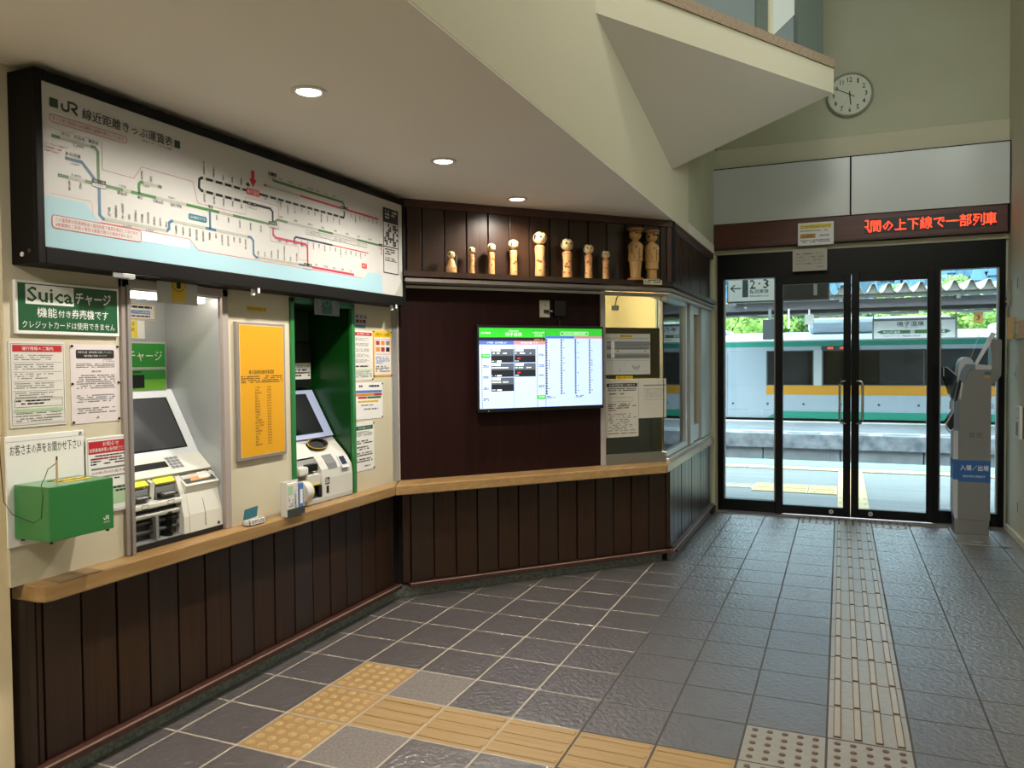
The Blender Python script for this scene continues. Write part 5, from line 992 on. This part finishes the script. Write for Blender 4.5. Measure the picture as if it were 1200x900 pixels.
# ================================================================== OUTSIDE: NEAR PLATFORM
def opart(b, name, par, sm=None): return b.build(name, par, sm)
pf = struct('platform_floor')
MB().box(-14, 14, 7.95, 12.05, -.9, -.012, 'asphalt').build('platform_slab', pf); MB().box(-14, 14, 11.45, 12.05, -.012, -.008, 'edge_green').build('edge_strip', pf)
TO = MB(); TO.bbox(-.145, .145, -.145, .145, -.01, .0, 'outdoor_tactile', .003); [TO.bbox(-.12+.08*j-.012, -.12+.08*j+.012, -.13, .13, -.001, .004, 'outdoor_tactile', .002) for j in range(4)]; TOm = mesh_only(TO, 'tile')
TG = MB(); TG.bbox(-.145, .145, -.145, .145, -.01, .0, 'outdoor_tactile_grey', .003); [TG.bbox(-.12+.08*j-.012, -.12+.08*j+.012, -.13, .13, -.001, .004, 'outdoor_tactile_grey', .002) for j in range(4)]; TGm = mesh_only(TG, 'tile')
for k in range(-16, 16): link(TOm, 'tactile_tile', pf, (.15+.3*k, 11.16, 0), 0)
for k in range(10): link(TOm, 'tactile_tile', pf, (.12, 8.15+.3*k, -.004))
for k in range(1, 4): link(TOm, 'tactile_tile', pf, (.12-.3*k, 9.25, -.004), math.pi/2); link(TOm, 'tactile_tile', pf, (.12-.3*k, 9.55, -.004), math.pi/2)
for k in range(4, 18): link(TGm, 'tactile_tile', pf, (.12-.3*k, 9.42, -.006), math.pi/2)
# track bed with rails
tb = struct('track_bed'); MB().box(-14, 14, 12.05, 16.0, -1.25, -1.1, 'ballast').box(-14, 14, 19.3, 23.5, -1.25, -1.1, 'ballast').build('ballast', tb)
for yy in (13.45, 14.52, 20.3, 21.37): MB().box(-14, 14, yy-.035, yy+.035, -1.1, -.95, 'rail').build('rail', tb)
# far island platform
ip = struct('island_platform_floor')
MB().bbox(-14, 14, 15.93, 16.35, -.26, .02, 'concrete_old', .01).build('edge_capping', ip); 
for k in range(-9, 9): MB().bbox(k*1.4+.01, k*1.4+1.39, 16.0, 16.3, -1.2, -.262, 'concrete_low', .01).build('wall_block', ip)
MB().box(-14, 14, 16.3, 19.35, -1.2, .015, 'platform_grey').box(-14, 14, 18.95, 19.3, .015, .019, 'line_white').box(-14, 14, 16.5, 16.56, .015, .022, 'line_white').build('platform_slab', ip)
b = MB(); [b.box(-8+k*.85, -8+k*.85+.22, 16.08, 16.2, .0195, .023, 'line_white') for k in range(20)]; b.build('edge_marks', ip)
# ================================================================== TRAIN
tr = thing('train', 'white diesel train car with orange and green stripes beyond the island platform', 'train', 'w', 0, 0, 19.5); tr.location = (0, 0, 0)
TY = 19.5
opart(MB().bbox(-9, 9, TY, TY+2.7, .06, .25, 'train_white', .01).bbox(-9, 9, TY, TY+2.7, .25, .845, 'train_white', .01).bbox(-9, -1.63, TY, TY+2.7, .845, 1.655, 'train_white', .004).bbox(-9, 9, TY, TY+2.7, 1.655, 1.90, 'train_white', .01), 'body', tr)
opart(MB().box(-9, 9, TY+.3, TY+2.4, -.6, .06, 'train_sill').bbox(-8, 8, TY+.1, TY+2.6, -.5, .0, 'train_sill', .02), 'underframe', tr)
opart(MB().prism([(TY, 1.88), (TY+.25, 2.02), (TY+1.35, 2.12), (TY+2.45, 2.02), (TY+2.7, 1.88)], 'x', -9, 9, 'train_roof'), 'roof', tr, 40)
opart(MB().box(-9, 9, TY-.006, TY, 1.750, 1.862, 'train_green'), 'green_stripe', tr)
opart(MB().box(-1.63, 9, TY-.006, TY, .620, .835, 'train_orange'), 'orange_stripe', tr)
opart(MB().prism([(-1.62, .068), (9, .068), (9, .232), (-1.36, .232)], 'y', TY-.006, TY, 'train_green'), 'green_stripe', tr)
opart(MB().box(-1.63, 9, TY+2.5, TY+2.6, .84, 1.66, 'train_dark').box(-1.63, 9, TY+.3, TY+2.5, .60, .85, 'train_sill'), 'interior', tr)
xs = [-1.63, -.55, .10, 1.30, 1.38, 3.2, 3.28, 5.2, 5.28, 7.2, 9]
for a, c in ((-1.63, -.58), (-.40, 1.72), (1.80, 3.9), (3.98, 6.1), (6.18, 9)):
    wn_ = opart(MB().box(a+.02, c-.02, TY+.012, TY+.02, .85, 1.64, 'train_glass'), 'window', tr)
    opart(MB().box(a, a+.03, TY-.002, TY+.03, .84, 1.655, 'train_sill').box(c-.03, c, TY-.002, TY+.03, .84, 1.655, 'train_sill').box(a, c, TY-.002, TY+.03, .838, .856, 'train_sill').box(a, c, TY-.002, TY+.03, 1.638, 1.657, 'train_sill'), 'window_frame', wn_)
opart(MB().bbox(-.58, -.40, TY-.004, TY+.04, .84, 1.66, 'light_grey', .01), 'door_pillar', tr)
for k in range(9):
    x = -2.40+.80*k; opart(MB().cyl((x, TY, .40), .028, -.012, 'dark_grey', 'y', 14), 'side_stud', tr)
opart(MB().box(-2.02, -1.72, TY-.005, TY, .13, .26, 'light_grey').box(-2.00, -1.74, TY-.008, TY-.004, .145, .245, 'train_white'), 'side_hatch', tr)
b = MB(); b.box(-2.54, -2.525, TY-.004, TY, .12, 1.60, 'mid_grey'); opart(b, 'panel_seam', tr)
dsg = opart(MB().bbox(-.42, .40, TY-.02, TY, 1.66, 1.745, 'dark_grey', .02), 'destination_display', tr)
f = FLAT(); f.text('回　送', -.28, .10, 1.675, 1.73, 'led_orange', TY-.021, .02); f.build('led_lettering', dsg)
opart(MB().bbox(-.72, 2.3, TY+.4, TY+2.2, 2.05, 2.42, 'train_roof', .12), 'air_conditioner', tr)
opart(MB().bbox(-4.4, -2.6, TY+.6, TY+2.0, 2.05, 2.20, 'train_roof', .08).bbox(3.2, 4.2, TY+.6, TY+2.0, 2.05, 2.25, 'train_roof', .08), 'roof_vent', tr)
f = FLAT(); f.text('222', 2.98, 3.22, .36, .45, 'dark_grey', TY-.003); f.build('car_number', tr)
# ================================================================== ISLAND CANOPY
cn = thing('platform_canopy', 'grey folded-plate canopy roof with purple-grey beams over the island platform', 'canopy', 'w', 0, 0, 17.4); cn.location = (0, 0, 0)
prd = .272; y0, y1 = 16.4, 19.6
for k in range(-8, 22):
    x = .294+prd*(k-.0)
    t = MB(); cs = [(-prd/2, 2.70), (-prd*.30, 2.74), (-prd*.08, 2.885), (prd*.08, 2.885), (prd*.30, 2.74), (prd/2, 2.70)]
    vs = [(x+a+.0, yy, z+zz) for yy, z in ((y0, 0), (y1, .10)) for a, zz in cs]+[(x+a, yy, z+zz-.012) for yy, z in ((y0, 0), (y1, .10)) for a, zz in cs]
    n = 6; fs = [(i, i+1, n+i+1, n+i) for i in range(5)]+[(12+i, 12+n+i, 12+n+i+1, 12+i+1) for i in range(5)]+[(i, 12+i, 12+i+1, i+1) for i in range(5)]+[(n+i, n+i+1, 12+n+i+1, 12+n+i) for i in range(5)]
    t.add(vs, fs, 'canopy_roof'); t.add([(x-prd*.42, y0+.10, 2.70), (x+prd*.42, y0+.10, 2.70), (x+prd*.06, y0+.10, 2.865), (x-prd*.06, y0+.10, 2.865)], [(0, 1, 2, 3)], 'canopy_roof')
    t.solid = False; opart(t, 'roof_fold', cn)
opart(MB().box(-14, 14, 16.55, 16.65, 2.63, 2.70, 'canopy_rib').box(-14, 14, 18.9, 19.0, 2.63, 2.70, 'canopy_rib'), 'purlin', cn)
opart(MB().box(-14, 14, 16.8, 16.95, 2.455, 2.62, 'canopy_beam').box(-14, 14, 18.5, 18.6, 2.455, 2.62, 'canopy_beam'), 'main_beam', cn)
opart(MB().box(-14, 14, 17.0, 17.25, 2.395, 2.455, 'canopy_dark'), 'cable_tray', cn)
b = MB(); random.seed(3)
for k in range(10): x = -6+k*1.25; b.tube([(x, 17.15, 2.36), (x+.3, 17.15, 2.385), (x+.7, 17.15, 2.34), (x+1.15, 17.15, 2.35)], .03, 'pipe_white', 8)
opart(b, 'conduit', cn)
for x in (-4.0, 4.9): opart(MB().box(x-.10, x+.10, 17.3, 17.5, .015, 2.46, 'canopy_beam'), 'column', cn)
b = MB(); 
for k in range(-7, 8): b.box(k*2-.03, k*2+.03, 16.5, 19.4, 2.56, 2.63, 'canopy_rib')
opart(b, 'cross_beam', cn)
# hanging things under the canopy
o = thing('station_name_sign', 'white station name sign with a green arrow band hanging over the island platform', 'sign', 'w', .60, 1.83, 17.8)
MB().bbox(0, 1.54, 0, .12, 0, .44, 'mid_grey', .01).build('case', o); MB().box(.03, 1.50, -.004, 0, .035, .39, 'white').build('face', o)
for x in (.02, 1.52): MB().tube([(x, .05, .44), (x, .05, .76)], .015, 'mid_grey', 8).build('hanger', o)
f = FLAT(); y = -.005; f.text('鳴子温泉', .46, .95, .27, .375, 'ink', y, .01); f.text('なるこおんせん', .58, .86, .235, .26, 'ink', y, .01); f.poly([(.08, .165), (.17, .20), (1.35, .20), (1.43, .165), (1.35, .125), (.17, .125)], 'map_green', y); f.rect(.70, .78, .125, .20, 'light_grey', y-.001); f.text('中山平温泉', .20, .52, .135, .19, 'white', y-.001, .01); f.text('鳴子御殿湯', 1.02, 1.32, .135, .19, 'white', y-.001, .01)
f.text('Nakayamadaira-Onsen', .20, .52, .065, .095, 'ink', y); f.text('Naruko-Onsen', .56, .88, .06, .105, 'ink', y, .01); f.text('Naruko-Gotenyu', 1.0, 1.3, .07, .10, 'ink', y); f.text('宮城県', 1.12, 1.22, .33, .355, 'ink', y); f.text('大崎市', 1.12, 1.28, .285, .305, 'grey_ink', y); f.build('print', o)
o = thing('track_number_plate', 'small ochre plate with a black figure three hanging from the canopy', 'sign', 'w', 2.34, 2.12, 17.2)
MB().bbox(0, .15, 0, .03, 0, .20, 'plaque_orange', .003).build('plate', o); MB().box(.07, .08, .01, .02, .20, .30, 'mid_grey').build('hanger', o); f = FLAT(); f.text('3', .045, .105, .045, .155, 'ink', -.001, .02); f.build('print', o)
o = thing('platform_monitor', 'dark grey boxy monitor hanging on a short stem under the canopy', 'monitor', 'w', -1.46, 1.86, 16.6)
MB().bbox(0, .26, .0, .25, 0, .40, 'dark_grey', .01).build('case', o); MB().box(.10, .16, .1, .16, .40, .62, 'mid_grey').build('stem', o)
o = thing('platform_speaker', 'small pale box hanging from a white pole under the canopy', 'speaker', 'w', -.67, 2.15, 16.8)
MB().bbox(0, .17, 0, .12, 0, .20, 'pipe_white', .008).build('case', o); MB().cyl((.085, .04, .20), .018, .26, 'white', n=10).build('pole', o)
o = MB().cyl((0, 0, 0), .018, .40, 'white', n=10).build('hanging_pole'); o.location = (-.96, 16.6, 2.06); tag(o, 'short thin white pole hanging left of the small pale box', 'pole')
# direction sign over the near platform with its canopy
nc = thing('entrance_canopy', 'grey canopy over the near platform just outside the doors', 'canopy', 'w', 0, 3.0, 8.9)
MB().box(-7, 7, -.95, .75, 0, .08, 'canopy_roof').build('roof', nc); MB().box(-1.0, -.97, .09, .12, -.66+.2, 0, 'mid_grey').box(-.3, -.27, .09, .12, -.46, 0, 'mid_grey').build('hanger', nc)
o = thing('direction_sign', 'platform direction sign with a left arrow and numbers 2 and 3, outside the left glass', 'sign', 'w', -1.17, 2.09, 9.0)
MB().bbox(0, 1.06, 0, .10, 0, .47, 'mid_grey', .004).build('case', o); MB().box(.012, .52, -.004, 0, .018, .46, 'emissive_sign_face').build('face', o); MB().box(.55, 1.04, -.004, 0, .018, .46, 'dark_grey').box(.90, .935, -.006, -.004, .055, .45, 'paper').build('dark_face', o)  # face has emission added to brighten it
f = FLAT(); y = -.005; f.rect(.165, .225, .06, .45, 'mid_grey', y); f.text('2･3', .245, .445, .155, .27, 'dark_grey', y, .008) if 0 else None
f.text('2', .245, .305, .150, .252, 'dark_grey', y, .01); f.text('3', .385, .445, .150, .252, 'dark_grey', y, .01); f.rect(.335, .352, .195, .212, 'dark_grey', y); f.text('陸羽東線', .245, .44, .098, .143, 'mid_grey', y, .02); f.text('Rikuu-East Line', .245, .44, .060, .084, 'mid_grey', y, .01)
f.stroke([(.15, .160), (.045, .160)], .014, 'mid_grey', y); f.stroke([(.085, .20), (.042, .160), (.085, .120)], .014, 'mid_grey', y); f.build('print', o)
# ================================================================== TREES, HILL
random.seed(11)
def leafball(n, rx, ry, rz, s, m, seed):
    random.seed(seed); b = MB(); b.solid = False
    blobs = [(random.uniform(-.6, .6)*rx, random.uniform(-.6, .6)*ry, random.uniform(-.5, .6)*rz, random.uniform(.3, .5)) for _ in range(12)]
    for _ in range(n):
        c = random.choice(blobs); v = Vector((random.gauss(0, 1), random.gauss(0, 1), random.gauss(0, 1))).normalized()
        p = Vector((c[0]+v.x*rx*c[3], c[1]+v.y*ry*c[3], c[2]+v.z*rz*c[3])); a = Vector((random.gauss(0, 1), random.gauss(0, 1), random.gauss(0, 1))).normalized(); e = v.cross(a).normalized()*s; g = (a-v*a.dot(v)*.6).normalized()*s*.7
        b.add([p-e, p-g, p+e, p+g], [(0, 1, 2, 3)], m)
    return mesh_only(b, 'foliage')
LB = [leafball(5200, 2.6, 1.6, 1.5, .085, 'leaf', 1), leafball(5200, 2.4, 1.6, 1.7, .085, 'leaf', 2), leafball(5200, 2.6, 1.6, 1.5, .09, 'leaf_dark', 3)]
trunk = MB(); trunk.cyl((0, 0, -3.2), .14, 3.2, 'bark', r2=.07, n=9); TRm = mesh_only(trunk, 'trunk')
bush_lab = ['yellow-green leafy tree behind the train, left of the hanging monitor', 'bright leafy tree behind the train seen below the direction sign', 'dark green tree behind the train at the left door', 'bright leafy tree behind the train above the station name sign', 'bright leafy tree behind the train beside the ochre number plate', 'yellow-green tree behind the train at the far right']
for k, lb in enumerate(bush_lab):
    x = -5.0+k*2.35; t_ = thing('tree', lb, 'tree', 'w', x, -1, 27.5+random.uniform(-.5, .8), 'trees behind the train')
    o = bpy.data.objects.new('foliage', LB[(0, 1, 2, 1, 0, 1)[k]]); COL.objects.link(o); o.parent = t_; o.location = (0, 0, 3.0+random.uniform(-.1, .15)); o.rotation_euler = (0, 0, random.uniform(0, 6))
    o = bpy.data.objects.new('trunk', TRm); COL.objects.link(o); o.parent = t_; o.location = (0, 0, 3.2)
# bright tree crown above the canopy
for x, y_, z, s_, lb in ((4.6, 42, 5.6, .42, 'small round bright tree crown rising above the folded canopy at the right'), (2.2, 42, 5.3, .42, 'small bright tree crown rising above the folded canopy, seen through the right door')):
    t_ = thing('tree', lb, 'tree', 'w', x, -1, y_); o = bpy.data.objects.new('foliage', LB[1]); COL.objects.link(o); o.parent = t_; o.location = (0, 0, z); o.scale = (s_*.9, s_, s_*1.3)
    MB().cyl((0, 0, 0), .12, z, 'bark', r2=.05, n=8).build('trunk', t_)
# far ground and forested hill
gd = struct('ground_terrain'); MB().box(-80, 80, 23.5, 200, -1.4, -1.0, 'hill_ground').build('far_ground', gd)
hb_ = MB(); nx, ny = 40, 24
import mathutils
vs = []
for j in range(ny):
    for i in range(nx):
        x = -90+180*i/(nx-1); yy = 70+j*6.0; z = -1+max(0, (j*6.0))*.62+6*mathutils.noise.noise(Vector((x*.03, yy*.03, 0)))*min(1, j/4); vs.append((x, yy, z))
hb_.add(vs, [(j*nx+i, j*nx+i+1, (j+1)*nx+i+1, (j+1)*nx+i) for j in range(ny-1) for i in range(nx-1)], 'hill_ground'); hb_.solid = False
hill = hb_.build('forested_hill'); tag(hill, kind='structure')
# cedars on the hill: one stuff object
random.seed(5); b = MB(); b.solid = False
for _ in range(2600):
    j = random.uniform(0, 22); x = random.uniform(-30, 55); yy = 72+j*6; z = -1+j*6*.62+.3*j; h = random.uniform(3.2, 6.0); r = random.uniform(.9, 1.5); a0 = random.random()*6
    for q in range(3):
        zb = z+h*.18+h*.25*q; rr_ = r*(1-.26*q); n = 6; b.add([(x+rr_*math.cos(a0+i*1.047), yy+rr_*math.sin(a0+i*1.047), zb) for i in range(n)]+[(x, yy, zb+h*.42)], [(i, (i+1) % n, n) for i in range(n)], 'cedar')
ced = b.build('cedar_forest'); tag(ced, 'cedar forest on the far hillside, coloured blue to stand for haze', 'forest', kind='stuff')
